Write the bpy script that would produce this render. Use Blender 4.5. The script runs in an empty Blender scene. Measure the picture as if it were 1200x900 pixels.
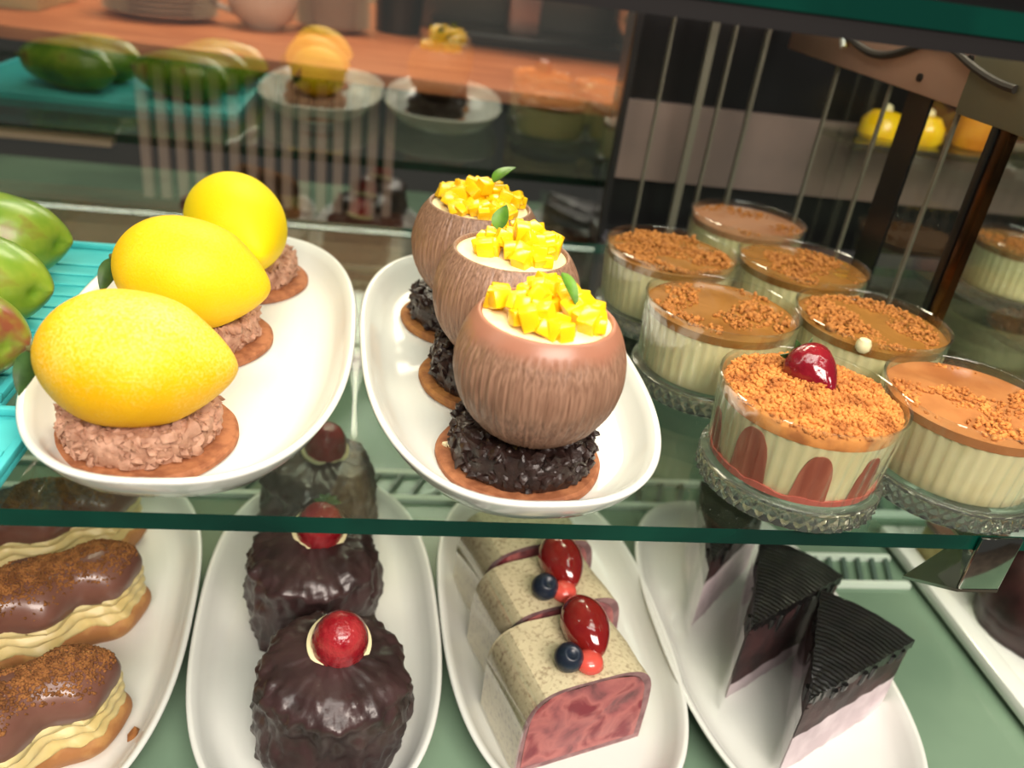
import bpy, bmesh, math, random
from math import sin, cos, pi, radians, sqrt, atan2
from mathutils import Vector, Matrix, noise

random.seed(7)
scene = bpy.context.scene
col = scene.collection

# ------------------------------------------------------------------ camera
# world: X along the shelf, Y into the case, Z up; z=0 is the top of the glass shelf
CAM_H = 0.2245
def make_camera():
    f, pitch, roll, yaw = 976.7, radians(28.42), radians(-8.067), radians(10.315)
    cp, sp = cos(pitch), sin(pitch)
    r = Vector((1, 0, 0)); d = Vector((0, -sp, -cp)); fw = Vector((0, cp, -sp))
    c, s = cos(roll), sin(roll)
    x = c * r + s * d
    y = -s * r + c * d
    Rz = Matrix.Rotation(-yaw, 3, 'Z')
    x, y, fw = Rz @ x, Rz @ y, Rz @ fw
    m = Matrix((x, -y, -fw)).transposed().to_4x4()
    m.translation = Vector((0, 0, CAM_H))
    cam = bpy.data.cameras.new('camera')
    cam.sensor_width = 36.0
    cam.lens = f / 1200 * 36
    cam.clip_start = 0.01
    cam.dof.use_dof = True
    cam.dof.focus_distance = 0.40
    cam.dof.aperture_fstop = 6.5
    o = bpy.data.objects.new('camera', cam)
    o.matrix_world = m
    col.objects.link(o)
    scene.camera = o
make_camera()

# ------------------------------------------------------------------ world and light
w = bpy.data.worlds.new('world'); scene.world = w; w.use_nodes = True
bg = w.node_tree.nodes['Background']
bg.inputs['Color'].default_value = (0.95, 0.90, 0.84, 1)
bg.inputs['Strength'].default_value = 0.09

def area(name, loc, rot, sx, sy, power, color):
    l = bpy.data.lights.new(name, 'AREA'); l.shape = 'RECTANGLE'; l.size = sx; l.size_y = sy
    l.energy = power; l.color = color
    o = bpy.data.objects.new(name, l); o.location = loc; o.rotation_euler = rot
    col.objects.link(o); return o
area('shop_ceiling_light', (0.1, -0.35, 1.7), (radians(-14), 0, 0), 1.4, 0.6, 20, (1.0, 0.98, 0.90))
area('shop_front_light', (0.35, -1.0, 1.15), (radians(50), 0, radians(8)), 1.3, 0.5, 50, (1.0, 0.88, 0.78))
area('service_ceiling_light', (0.1, 1.5, 1.7), (0, 0, 0), 1.4, 0.5, 60, (1.0, 0.80, 0.62))

scene.view_settings.view_transform = 'Standard'
scene.view_settings.look = 'None'
scene.view_settings.gamma = 1
scene.view_settings.use_curve_mapping = False
scene.view_settings.exposure = 0.0
try:
    scene.cycles.transparent_max_bounces = 24
except Exception:
    pass

# ------------------------------------------------------------------ helpers
def srgb(r, g, b):
    def f(c):
        c /= 255.0
        return c / 12.92 if c <= 0.04045 else ((c + 0.055) / 1.055) ** 2.4
    return (f(r), f(g), f(b), 1)

def tag(o, label=None, cat=None, group=None, kind=None):
    if label: o['label'] = label
    if cat: o['category'] = cat
    if group: o['group'] = group
    if kind: o['kind'] = kind
    return o

class MB:
    def __init__(self): self.v = []; self.f = []; self.mi = []
    def add(self, v, f, mi=0):
        n = len(self.v)
        self.v += [tuple(p) for p in v]
        self.f += [tuple(i + n for i in q) for q in f]
        self.mi += [mi] * len(f)
        return self
    def box(self, x0, x1, y0, y1, z0, z1, mi=0):
        v = [(x0,y0,z0),(x1,y0,z0),(x1,y1,z0),(x0,y1,z0),(x0,y0,z1),(x1,y0,z1),(x1,y1,z1),(x0,y1,z1)]
        f = [(0,3,2,1),(4,5,6,7),(0,1,5,4),(1,2,6,5),(2,3,7,6),(3,0,4,7)]
        return self.add(v, f, mi)
    def tube(self, pts, r, n=10, mi=0, caps=True):
        pts = [Vector(p) for p in pts]; rings = []
        up = Vector((0, 0, 1))
        for i, p in enumerate(pts):
            t = (pts[min(i+1, len(pts)-1)] - pts[max(i-1, 0)]).normalized()
            a = up if abs(t.dot(up)) < 0.95 else Vector((1, 0, 0))
            u = t.cross(a).normalized(); b = t.cross(u)
            rr = r[i] if isinstance(r, (list, tuple)) else r
            rings.append([p + (u*cos(2*pi*k/n) + b*sin(2*pi*k/n))*rr for k in range(n)])
        v = [q for ring in rings for q in ring]; f = []
        for i in range(len(pts)-1):
            for k in range(n):
                k2 = (k+1) % n
                f.append((i*n+k, i*n+k2, (i+1)*n+k2, (i+1)*n+k))
        if caps:
            f.append(tuple(range(n))[::-1]); f.append(tuple((len(pts)-1)*n+k for k in range(n)))
        return self.add(v, f, mi)
    def build(self, name, mats, parent=None, smooth=True, loc=None, bevel=None, angle=40):
        me = bpy.data.meshes.new(name)
        me.from_pydata(self.v, [], self.f)
        if not isinstance(mats, (list, tuple)): mats = [mats]
        for m in mats: me.materials.append(m)
        me.polygons.foreach_set('material_index', self.mi)
        if bevel:
            bm = bmesh.new(); bm.from_mesh(me)
            bmesh.ops.bevel(bm, geom=list(bm.edges), offset=bevel, segments=2, affect='EDGES', profile=0.5)
            bm.to_mesh(me); bm.free()
        bm = bmesh.new(); bm.from_mesh(me); bmesh.ops.recalc_face_normals(bm, faces=bm.faces); bm.to_mesh(me); bm.free()
        if smooth:
            me.polygons.foreach_set('use_smooth', [True]*len(me.polygons))
            try: me.set_sharp_from_angle(angle=radians(angle))
            except Exception: pass
        me.update()
        o = bpy.data.objects.new(name, me); col.objects.link(o)
        if parent: o.parent = parent
        if loc: o.location = loc
        return o

def empty(name, loc=(0,0,0), rz=0.0):
    o = bpy.data.objects.new(name, None); o.empty_display_size = 0.01
    o.location = loc; o.rotation_euler = (0, 0, rz); col.objects.link(o); return o

KIDS = {}
def copy_tree(o, parent=None):
    c = o.copy(); col.objects.link(c)
    if parent: c.parent = parent
    for ch in [q for q in bpy.data.objects if q.parent == o]:
        copy_tree(ch, c)
    return c

def lathe(profile, n, mod=None):
    """profile: list of (r, z). first/last r==0 gives a pole. mod(r, z, ang, i) -> (r, z)"""
    v = []; f = []; idx = []
    for i, (r, z) in enumerate(profile):
        if r <= 1e-9:
            idx.append([len(v)]); v.append((0, 0, z))
        else:
            ring = []
            for k in range(n):
                a = 2*pi*k/n
                rr, zz = (r, z) if mod is None else mod(r, z, a, i)
                ring.append(len(v)); v.append((rr*cos(a), rr*sin(a), zz))
            idx.append(ring)
    for i in range(len(idx)-1):
        A, B = idx[i], idx[i+1]
        if len(A) == 1 and len(B) == 1: continue
        for k in range(n):
            k2 = (k+1) % n
            if len(A) == 1: f.append((A[0], B[k], B[k2]))
            elif len(B) == 1: f.append((A[k], A[k2], B[0]))
            else: f.append((A[k], A[k2], B[k2], B[k]))
    return v, f

def fbm(p, octv=3):
    return noise.fractal(Vector(p), 0.9, 2.0, octv, noise_basis='PERLIN_ORIGINAL')

_g = (1+sqrt(5))/2
ICO_V = [Vector(p).normalized() for p in [(-1,_g,0),(1,_g,0),(-1,-_g,0),(1,-_g,0),(0,-1,_g),(0,1,_g),(0,-1,-_g),(0,1,-_g),(_g,0,-1),(_g,0,1),(-_g,0,-1),(-_g,0,1)]]
ICO_F = [(0,11,5),(0,5,1),(0,1,7),(0,7,10),(0,10,11),(1,5,9),(5,11,4),(11,10,2),(10,7,6),(7,1,8),(3,9,4),(3,4,2),(3,2,6),(3,6,8),(3,8,9),(4,9,5),(2,4,11),(6,2,10),(8,6,7),(9,8,1)]
def lump(mb, c, s, rng, mi=0, jit=0.35, stretch=0.4):
    c = Vector(c)
    R = Matrix.Rotation(rng.uniform(0, 2*pi), 3, Vector((rng.gauss(0,1), rng.gauss(0,1), rng.gauss(0,1)+.01)).normalized())
    sx, sy, sz = [s*(1+rng.uniform(-stretch, stretch)) for _ in range(3)]
    v = []
    for p in ICO_V:
        q = R @ Vector((p.x*sx, p.y*sy, p.z*sz)) * (1+rng.uniform(-jit, jit))
        v.append(c+q)
    mb.add(v, ICO_F, mi)

# ------------------------------------------------------------------ materials
MATS = {}
def mat(name, color, rough=0.5, metal=0.0, color2=None, scale=30.0, detail=4.0, lo=0.4, hi=0.6, bump=0.0, bscale=None,
        spec=0.5, coat=0.0, sss=0.0, sssr=(0.004,0.002,0.001), emit=None, es=0.0, sheen=0.0, stretch=None, trans=0.0, ior=1.5, alpha=1.0):
    if name in MATS: return MATS[name]
    m = bpy.data.materials.new(name); m.use_nodes = True
    nt = m.node_tree; N = nt.nodes; L = nt.links
    b = N['Principled BSDF']
    b.inputs['Base Color'].default_value = color
    b.inputs['Roughness'].default_value = rough
    b.inputs['Metallic'].default_value = metal
    b.inputs['Specular IOR Level'].default_value = spec
    b.inputs['Coat Weight'].default_value = coat
    b.inputs['Coat Roughness'].default_value = 0.08
    b.inputs['IOR'].default_value = ior
    b.inputs['Transmission Weight'].default_value = trans
    b.inputs['Sheen Weight'].default_value = sheen
    if sss:
        b.inputs['Subsurface Weight'].default_value = sss
        b.inputs['Subsurface Radius'].default_value = sssr
        b.inputs['Subsurface Scale'].default_value = 1.0
    if emit:
        b.inputs['Emission Color'].default_value = emit
        b.inputs['Emission Strength'].default_value = es
    tc = N.new('ShaderNodeTexCoord'); mp = N.new('ShaderNodeMapping')
    L.new(tc.outputs['Object'], mp.inputs['Vector'])
    if stretch: mp.inputs['Scale'].default_value = stretch
    if color2:
        n = N.new('ShaderNodeTexNoise'); n.inputs['Scale'].default_value = scale; n.inputs['Detail'].default_value = detail
        L.new(mp.outputs['Vector'], n.inputs['Vector'])
        r = N.new('ShaderNodeValToRGB'); r.color_ramp.elements[0].position = lo; r.color_ramp.elements[1].position = hi
        r.color_ramp.elements[0].color = color; r.color_ramp.elements[1].color = color2
        L.new(n.outputs['Fac'], r.inputs['Fac']); L.new(r.outputs['Color'], b.inputs['Base Color'])
    if bump:
        n2 = N.new('ShaderNodeTexNoise'); n2.inputs['Scale'].default_value = bscale or scale; n2.inputs['Detail'].default_value = 3
        L.new(mp.outputs['Vector'], n2.inputs['Vector'])
        bp = N.new('ShaderNodeBump'); bp.inputs['Strength'].default_value = bump; bp.inputs['Distance'].default_value = 0.001
        L.new(n2.outputs['Fac'], bp.inputs['Height']); L.new(bp.outputs['Normal'], b.inputs['Normal'])
    MATS[name] = m
    return m

def glass_thin(name, tint, base=0.04, power=5.0, rough=0.0, gcol=(1,1,1,1)):
    """clear sheet: transparent body, mirror sheen that grows at grazing angles (symmetric on both sides)"""
    if name in MATS: return MATS[name]
    m = bpy.data.materials.new(name); m.use_nodes = True
    nt = m.node_tree; N = nt.nodes; L = nt.links
    N.remove(N['Principled BSDF']); out = N['Material Output']
    t = N.new('ShaderNodeBsdfTransparent'); t.inputs['Color'].default_value = tint
    g = N.new('ShaderNodeBsdfGlossy'); g.inputs['Roughness'].default_value = rough; g.inputs['Color'].default_value = gcol
    lw = N.new('ShaderNodeLayerWeight'); lw.inputs['Blend'].default_value = 0.5
    p = N.new('ShaderNodeMath'); p.operation = 'POWER'; p.inputs[1].default_value = power
    L.new(lw.outputs['Facing'], p.inputs[0])
    ma = N.new('ShaderNodeMath'); ma.operation = 'MULTIPLY_ADD'; ma.inputs[1].default_value = 1-base; ma.inputs[2].default_value = base
    L.new(p.outputs[0], ma.inputs[0])
    mx = N.new('ShaderNodeMixShader')
    L.new(ma.outputs[0], mx.inputs['Fac']); L.new(t.outputs[0], mx.inputs[1]); L.new(g.outputs[0], mx.inputs[2])
    L.new(mx.outputs[0], out.inputs['Surface'])
    MATS[name] = m
    return m

M_SHELF = glass_thin('shelf_glass', (0.90, 0.955, 0.925, 1), base=0.05)
M_EDGE = mat('glass_edge_green', srgb(2, 44, 36), rough=0.12, spec=0.5, color2=srgb(4, 60, 48), scale=12)
M_MIRROR = glass_thin('half_mirrored_glass', (0.84, 0.86, 0.82, 1), base=0.36, gcol=(0.95, 1.0, 0.93, 1))
M_PANE = glass_thin('side_glass', (0.82, 0.85, 0.80, 1), base=0.10, gcol=(0.9, 0.95, 0.85, 1))
M_CUP = glass_thin('cup_glass', (0.975, 0.985, 0.97, 1), base=0.06, power=3.0)
M_FILM = glass_thin('clear_film', (0.92, 0.92, 0.92, 1), base=0.15, power=3.0, rough=0.12)
M_CRYSTAL = mat('pressed_glass', (0.86, 0.90, 0.84, 1), rough=0.03, trans=0.97, ior=1.42)
M_PORC = mat('white_porcelain', srgb(222, 224, 218), rough=0.12, spec=0.55, coat=0.4)
M_STEEL = mat('brushed_steel', srgb(205, 198, 192), rough=0.28, metal=1.0, color2=srgb(176, 168, 162), scale=60, stretch=(1, 1, 8))
M_STEELD = mat('dark_steel', srgb(60, 58, 58), rough=0.35, metal=0.8)
M_BLACK = mat('black_panel', srgb(14, 13, 14), rough=0.3)
M_CHROME = mat('chrome', srgb(170, 172, 166), rough=0.1, metal=1.0)

# ------------------------------------------------------------------ the room
MB().box(-3, 3, -2, 3, -1.06, -1.0).build('floor', mat('floor_tile', srgb(120, 108, 98), rough=0.5, color2=srgb(96, 86, 80), scale=4), smooth=False)['kind'] = 'structure'
M_WALL = mat('cream_wall', srgb(196, 176, 140), rough=0.7, color2=srgb(184, 160, 126), scale=5)
MB().box(-3, 3, 2.2, 2.26, -1.0, 1.9).build('wall_back', M_WALL, smooth=False)['kind'] = 'structure'

# ------------------------------------------------------------------ display case
SH_F, SH_B, SH_T = 0.2835, 0.663, 0.0085     # shelf front, back, thickness
DECK = -0.190
MIR = 0.769
case = empty('display_case', (0, 0.45, -1.0))
tag(case, 'refrigerated pastry case base with sage green glass deck', 'display case')
back = empty('back_frame', (0.5, MIR+0.02, DECK))
tag(back, 'black back panel with reflections built as taupe band and grey ledge, and upright glass strips behind the pudding cups', 'panel')
def bpart(mb, name, m, **k):
    o = mb.build(name, m, back, **k); o.location = (-0.5, -MIR-0.02, -DECK); return o
def cpart(mb, name, m, **k):
    o = mb.build(name, m, case, **k); o.location = (0, -0.45, 1.0); return o
M_DECK = mat('sage_glass_deck', srgb(118, 142, 120), rough=0.16, spec=0.5, color2=srgb(104, 128, 108), scale=6)
cpart(MB().box(-1.0, 1.0, 0.12, 0.81, -1.0, DECK-0.012), 'base_cabinet', mat('cabinet_grey', srgb(70, 68, 66), rough=0.4), smooth=False)
cpart(MB().box(-1.0, 1.0, 0.12, 0.81, DECK-0.012, DECK), 'deck', M_DECK, smooth=False)
# vent grille across the deck: two white rails with slanted fins
vg = MB(); vg.box(-1.0, 1.0, 0.545, 0.551, DECK, DECK+0.004).box(-1.0, 1.0, 0.580, 0.586, DECK, DECK+0.004)
vent = empty('vent_grille', (0, 0.565, DECK)); tag(vent, 'long pale vent grille with slanted fins across the deck behind the plates', 'vent')
o = vg.build('vent_rail', mat('vent_white', srgb(205, 218, 205), rough=0.4), vent, smooth=False); o.location = (0, -0.565, -DECK)
fin_me = None
for i in range(40):
    x = -0.2 + i*0.019
    if fin_me is None:
        v = [(0,0.551,0),(0.004,0.551,0),(0.016,0.580,0),(0.012,0.580,0)]
        fin = MB().add(v + [(a,b,0.004) for a,b,_ in v], [(0,3,2,1),(4,5,6,7),(0,1,5,4),(1,2,6,5),(2,3,7,6),(3,0,4,7)])
        fo = fin.build('vent_fin', mat('vent_fin_dark', srgb(78, 98, 88), rough=0.4), vent, smooth=False); fin_me = fo
    else:
        fo = fin_me.copy(); col.objects.link(fo)
    fo.location = (x, -0.565, 0)
# a second short grille in the gap beside the cake slice plate
vent2 = empty('vent_grille', (0.385, 0.4725, DECK)); tag(vent2, 'short pale vent grille on the green deck between the cake slices and white tray', 'vent')
MB().box(-0.045, 0.036, -0.0185, -0.0135, 0.0, 0.004).build('vent_rail', MATS['vent_white'], vent2, smooth=False)
MB().box(-0.045, 0.036, 0.0135, 0.0185, 0.0, 0.004).build('vent_rail', MATS['vent_white'], vent2, smooth=False)
for i in range(6):
    fo = fin_me.copy(); col.objects.link(fo); fo.parent = vent2
    fo.scale = (0.85, 0.93, 1); fo.location = (-0.043+i*0.0125, -0.526, 0)
# black back frame to the right of the half-mirrored door, with a taupe band and a grey ledge built to imitate reflections
bpart(MB().box(0.203, 0.85, MIR+0.012, MIR+0.03, DECK+0.001, 0.40), 'back_panel', M_BLACK, smooth=False)
bpart(MB().box(0.206, 0.85, MIR+0.004, MIR+0.012, 0.030, 0.102), 'reflection_band', mat('taupe_reflection', srgb(116, 96, 88), rough=0.45, color2=srgb(100, 84, 78), scale=9), smooth=False)  # solid strip in the colour of a reflection
bpart(MB().box(0.206, 0.85, MIR-0.05, MIR+0.012, -0.040, -0.025), 'reflection_ledge', mat('grey_reflection', srgb(84, 78, 86), rough=0.4), smooth=False)
bpart(MB().box(0.203, 0.209, MIR-0.004, MIR+0.012, DECK, 0.36), 'door_stile', M_STEELD, smooth=False)
M_STRIP = mat('frosted_glass_edge', srgb(104, 98, 86), rough=0.3, spec=0.5)
for xa, wd in ((0.228, 0.0018), (0.262, 0.0065), (0.283, 0.0022), (0.312, 0.003)):
    bpart(MB().box(xa, xa+wd, MIR-0.03, MIR-0.024, -0.025, 0.36), 'glass_fin', M_STRIP, smooth=False)

# half mirrored sliding door at the back
dr = empty('sliding_glass_door', (-0.35, MIR+0.003, DECK))
tag(dr, 'half-mirrored sliding glass door closing the back of the case', 'glass door')
MB().add([(-1.0,MIR,DECK),(0.203,MIR,DECK),(0.203,MIR,0.40),(-1.0,MIR,0.40)], [(0,1,2,3)]).build('door_pane', M_MIRROR, dr, smooth=False).location = (0.35, -MIR-0.003, -DECK)
MB().box(-1.0, 0.203, MIR-0.004, MIR+0.010, DECK, DECK+0.014).build('bottom_rail', M_STEELD, dr, smooth=False).location = (0.35, -MIR-0.003, -DECK)
MB().box(-1.0, 0.203, MIR-0.004, MIR+0.010, 0.40, 0.42).build('top_rail', M_STEELD, dr, smooth=False).location = (0.35, -MIR-0.003, -DECK)

def shelf(z, label):
    m = MB(); x0, x1 = -0.75, 0.80
    v = [(x0,SH_F,z-SH_T),(x1,SH_F,z-SH_T),(x1,SH_B,z-SH_T),(x0,SH_B,z-SH_T),(x0,SH_F,z),(x1,SH_F,z),(x1,SH_B,z),(x0,SH_B,z)]
    m.add(v, [(0,3,2,1),(4,5,6,7)], 0)
    m.add(v, [(0,1,5,4),(1,2,6,5),(2,3,7,6),(3,0,4,7)], 1)
    o = m.build('glass_shelf', [M_SHELF, M_EDGE], smooth=False)
    return tag(o, label, 'shelf')
shelf(0.0, 'clear glass shelf with dark green edge carrying lemons, coconuts and pudding cups')
shelf(0.221, 'upper green-edged glass shelf above the pudding cups and steel header')

# LED bar hung under the front of the upper shelf
led = empty('led_light_bar', (-0.2, 0.292, 0.2035))
tag(led, 'dark slim light bar under front edge of the upper glass shelf', 'lamp')
MB().box(-0.55, 0.545, -0.0075, 0.0095, 0.0052, 0.009).box(-0.55, 0.545, -0.0075, -0.0065, 0.0026, 0.0052).box(-0.55, 0.545, 0.0085, 0.0095, 0.0026, 0.0052).build('housing', M_STEELD, led, smooth=False)
MB().box(-0.54, 0.54, -0.005, 0.007, 0.0038, 0.0052).build('diffuser', mat('led_diffuser', (1,1,1,1), emit=(0.95, 1.0, 0.85, 1), es=13.0), led, smooth=False)

# chrome shelf clip under the front edge
clip = empty('shelf_clip', (0.297, 0.284, -0.0085))
tag(clip, 'small bent chrome clip holding the front edge of the lower glass shelf', 'bracket')
cl = MB()
cl.box(-0.011, 0.011, -0.0035, -0.0012, -0.0225, 0.0088)
cl.build('front_plate', M_CHROME, clip, bevel=0.0006)
v = [(-0.011,-0.0035,-0.0225),(0.011,-0.0035,-0.0225),(0.011,0.030,-0.016),(-0.028,0.014,-0.030)]
MB().add(v + [(a,b,c-0.0018) for a,b,c in v], [(0,1,2,3),(7,6,5,4),(0,4,5,1),(1,5,6,2),(2,6,7,3),(3,7,4,0)]).build('lower_flange', M_CHROME, clip, smooth=False)
MB().box(-0.011, 0.011, -0.0012, 0.030, -0.0018, 0.0).build('support_lip', M_CHROME, clip, smooth=False)

# partition at the right end: steel header, posts, glass
PX = 0.345
pt = empty('glass_partition', (PX, 0.50, 0.0))
tag(pt, 'glass partition with brushed steel header and bronze post beside pudding cups', 'partition')
def ppart(mb, name, m, **k):
    o = mb.build(name, m, pt, **k); o.location = (-PX, -0.50, 0); return o
M_HEAD = mat('warm_steel_panel', srgb(190, 150, 134), rough=0.38, metal=0.25, color2=srgb(160, 128, 110), scale=7, lo=0.35, hi=0.75)
ppart(MB().box(PX-0.003, PX+0.003, 0.490, 0.76, 0.162, 0.2125), 'header_panel', M_HEAD, bevel=0.001)
ppart(MB().box(PX-0.0036, PX+0.0036, 0.33, 0.497, 0.159, 0.206), 'header_cover', mat('grey_cover', srgb(124, 120, 100), rough=0.4, metal=0.5), bevel=0.001)
ppart(MB().box(PX-0.003, PX+0.003, 0.442, 0.452, 0.0, 0.164), 'bronze_post', mat('bronze_post', srgb(150, 96, 48), rough=0.22, metal=0.9, color2=srgb(60, 40, 24), scale=8), bevel=0.0015)
ppart(MB().box(PX-0.003, PX+0.003, 0.453, 0.460, 0.0, 0.164), 'dark_post', M_BLACK, bevel=0.001)
for yy, wd in ((0.496, 0.003), (0.580, 0.003), (0.662, 0.004)):
    ppart(MB().box(PX-0.001, PX+0.001, yy, yy+wd, 0.0, 0.166), 'pane_edge', M_STRIP, smooth=False)
ppart(MB().box(PX-0.001, PX+0.001, 0.528, 0.556, 0.0, 0.166), 'post_reflection', M_BLACK, smooth=False)  # dark strip standing in for the post's reflection in the glass
ppart(MB().add([(PX,0.33,0.0),(PX,0.66,0.0),(PX,0.66,0.163),(PX,0.33,0.163)], [(0,1,2,3)]), 'glass_pane', M_PANE, smooth=False)
# cable and connector on the header
cb = [(PX-0.0045, 0.655-0.125*t, 0.185 - 0.012*sin(pi*min(1, t*1.15)) + 0.012*t) for t in [i/14 for i in range(15)]]
ppart(MB().tube(cb, 0.0028, 8), 'cable', mat('grey_cable', srgb(52, 46, 42), rough=0.5))
cb = [(PX-0.0045, 0.53-0.08*t, 0.197 - 0.016*sin(pi*0.5*t)) for t in [i/8 for i in range(9)]]
ppart(MB().tube(cb, 0.0024, 8), 'cable', MATS['grey_cable'])
cn = MB(); cn.tube([(PX-0.004, 0.672, 0.206), (PX-0.005, 0.662, 0.188), (PX-0.005, 0.655, 0.176)], [0.003, 0.0042, 0.003], 8)
ppart(cn, 'cable_connector', mat('brass_connector', srgb(200, 176, 60), rough=0.3, metal=0.6, color2=srgb(220, 220, 215), scale=120))
for yy, zz in ((0.60, 0.199), (0.50, 0.19), (0.545, 0.172)):
    m_ = MB(); m_.tube([(PX-0.003, yy, zz), (PX-0.0048, yy, zz)], 0.0026, 10)
    ppart(m_, 'screw', M_STEELD)

# ------------------------------------------------------------------ plates
def superring(a, b, n, N, z):
    out = []
    for k in range(N):
        t = 2*pi*k/N; c, s = cos(t), sin(t)
        out.append((b*math.copysign(abs(c)**(2/n), c), a*math.copysign(abs(s)**(2/n), s), z))
    return out
def plate_mesh(a=0.1435, b=0.0746, n=2.6, N=144):
    prof = [(0.045,0.0012),(0.034,0.0012),(0.033,0.0),(0.028,0.0),(0.020,0.0028),(0.010,0.0085),(0.0035,0.0160),(0.0006,0.0212),(0.0,0.0224),(0.0006,0.0233),(0.0018,0.0236),(0.0032,0.0231),(0.0065,0.0185),(0.011,0.0125),(0.016,0.0088),(0.022,0.0072),(0.032,0.0068)]
    v = []; f = []
    for d, z in prof: v += superring(a-d, b-d, n, N, z)
    for i in range(len(prof)-1):
        for k in range(N):
            k2 = (k+1) % N
            f.append((i*N+k, i*N+k2, (i+1)*N+k2, (i+1)*N+k))
    f.append(tuple(range(N))[::-1]); l = (len(prof)-1)*N; f.append(tuple(l+k for k in range(N)))
    return MB().add(v, f)
plate0 = plate_mesh().build('oval_plate', M_PORC, angle=80)
PLATES = [(-0.0885, 0.4160, 0.0, 0.026, 'white oval porcelain plate carrying three lemon-shaped desserts on the glass shelf'),
          (0.0632, 0.4092, 0.0, 0.066, 'white oval porcelain plate carrying three coconut-shaped desserts on the glass shelf'),
          (-0.0290, 0.4012, DECK, 0.062, 'white oval plate with three chocolate glazed cakes on the green deck'),
          (0.1212, 0.4020, DECK, 0.039, 'white oval plate with cocoa dusted roll cakes on the green deck'),
          (0.2635, 0.3860, DECK, 0.019, 'white oval plate with black cake slices on the green deck'),
          (-0.1795, 0.3944, DECK, 0.072, 'white oval plate of cocoa dusted eclairs on the green deck')]
for i, (x, y, z, rz, lb) in enumerate(PLATES):
    p = plate0
    if i: p = plate0.copy(); col.objects.link(p)
    p.location = (x, y, z); p.rotation_euler = (0, 0, rz)
    tag(p, lb, 'plate', 'oval porcelain plates in the case')
PF = 0.0068   # inner floor of a plate

# ------------------------------------------------------------------ lemons and coconuts
M_BISC = mat('biscuit', srgb(164, 104, 66), rough=0.75, color2=srgb(134, 78, 46), scale=160, bump=0.5, bscale=420)
M_BISC2 = mat('golden_biscuit', srgb(160, 106, 52), rough=0.75, color2=srgb(132, 80, 38), scale=160, bump=0.5, bscale=420)
def biscuit(R=0.0375, T=0.0048):
    prof = [(0,0),(R*0.5,0),(R-0.0012,0),(R,0.0012),(R,T-0.0013),(R-0.0013,T),(R*0.6,T),(0,T)]
    def mod(r, z, a, i):
        k = 1 + 0.018*fbm((cos(a)*1.6, sin(a)*1.6, 0.3)) * (r/R)
        return r*k, z + (0.0005*fbm((cos(a)*2, sin(a)*2, 3.1)) if z > T*0.5 else 0)
    v, f = lathe(prof, 96, mod); return MB().add(v, f)
def crumble(R, T, seed, nl, s0, s1, jit):
    rng = random.Random(seed); m = MB()
    prof = [(0,0),(R*0.6,0),(R*0.96,0),(R,0.2*T),(R,0.5*T),(R*0.99,0.8*T),(R*0.93,T),(R*0.8,T),(R*0.6,T*0.96),(R*0.4,T*0.93),(0,T*0.92)]
    def mod(r, z, a, i):
        n_ = fbm((cos(a)*r*150, sin(a)*r*150, z*260+seed), 4)
        return r*(1+0.05*n_), max(0.0, z+(0.0011*n_ if z > 0.5*T else 0))
    v, f = lathe(prof, 140, mod); m.add(v, f)
    for _ in range(nl):
        a = rng.uniform(0, 2*pi); s = rng.uniform(s0, s1)
        if rng.random() < 0.62:
            r = R*rng.uniform(0.95, 1.0); z = rng.uniform(s*0.75, T)
        else:
            r = R*sqrt(rng.uniform(0.3, 1.0))*0.97; z = T - s*0.2
        lump(m, (r*cos(a), r*sin(a), z), s, rng, jit=jit)
    return m
M_CRUMB = mat('hazelnut_crumble', srgb(190, 148, 124), rough=0.7, color2=srgb(150, 108, 86), scale=190, detail=6, lo=0.35, hi=0.7, bump=0.6, bscale=500)
M_CHOCR = mat('chocolate_crumble', srgb(50, 34, 30), rough=0.36, color2=srgb(30, 19, 17), scale=200, lo=0.35, hi=0.7, bump=0.5, bscale=500)

def lemon_mesh(seed):
    Lh, R = 0.0405, 0.0315; m = MB(); n = 96; prof = []
    K = 64
    for i in range(K+1):
        t = -cos(pi*i/K)
        x = Lh*t
        r = R*max(0.0, 1-abs(t)**2.25)**0.56
        prof.append((r, x))
    def nub(x, r):
        # drawn out tip on +x, flattened stalk end on -x
        if x > 0.024: 
            u = (x-0.024)/(Lh-0.024); x2 = x + 0.0065*u*u
            r2 = max(r, 0.0) * (1-0.10*u) if u < 0.75 else max(r*0.9, 0.0078*sqrt(max(0.0, 1-((u-0.75)/0.25)**2)))
            return x2, r2
        return x, r
    P = []
    for r, x in prof:
        x2, r2 = nub(x, r); P.append((r2 if 1e-5 < r2 else 0.0, x2))
    # light smoothing of the silhouette
    for _ in range(5):
        P = [P[0]] + [((P[i-1][0]+2*P[i][0]+P[i+1][0])/4, (P[i-1][1]+2*P[i][1]+P[i+1][1])/4) for i in range(1, K)] + [P[K]]
    P[0] = (0.0, P[0][1]); P[K] = (0.0, P[K][1])
    def mod(r, z, a, i):
        q = 1 + 0.028*noise.noise(Vector((cos(a)*1.3, sin(a)*1.3, z*40+seed)))
        return r*q, z
    v, f = lathe(P, n, mod)
    v = [(z, x, y) for x, y, z in v]
    return MB().add(v, f)
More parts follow.
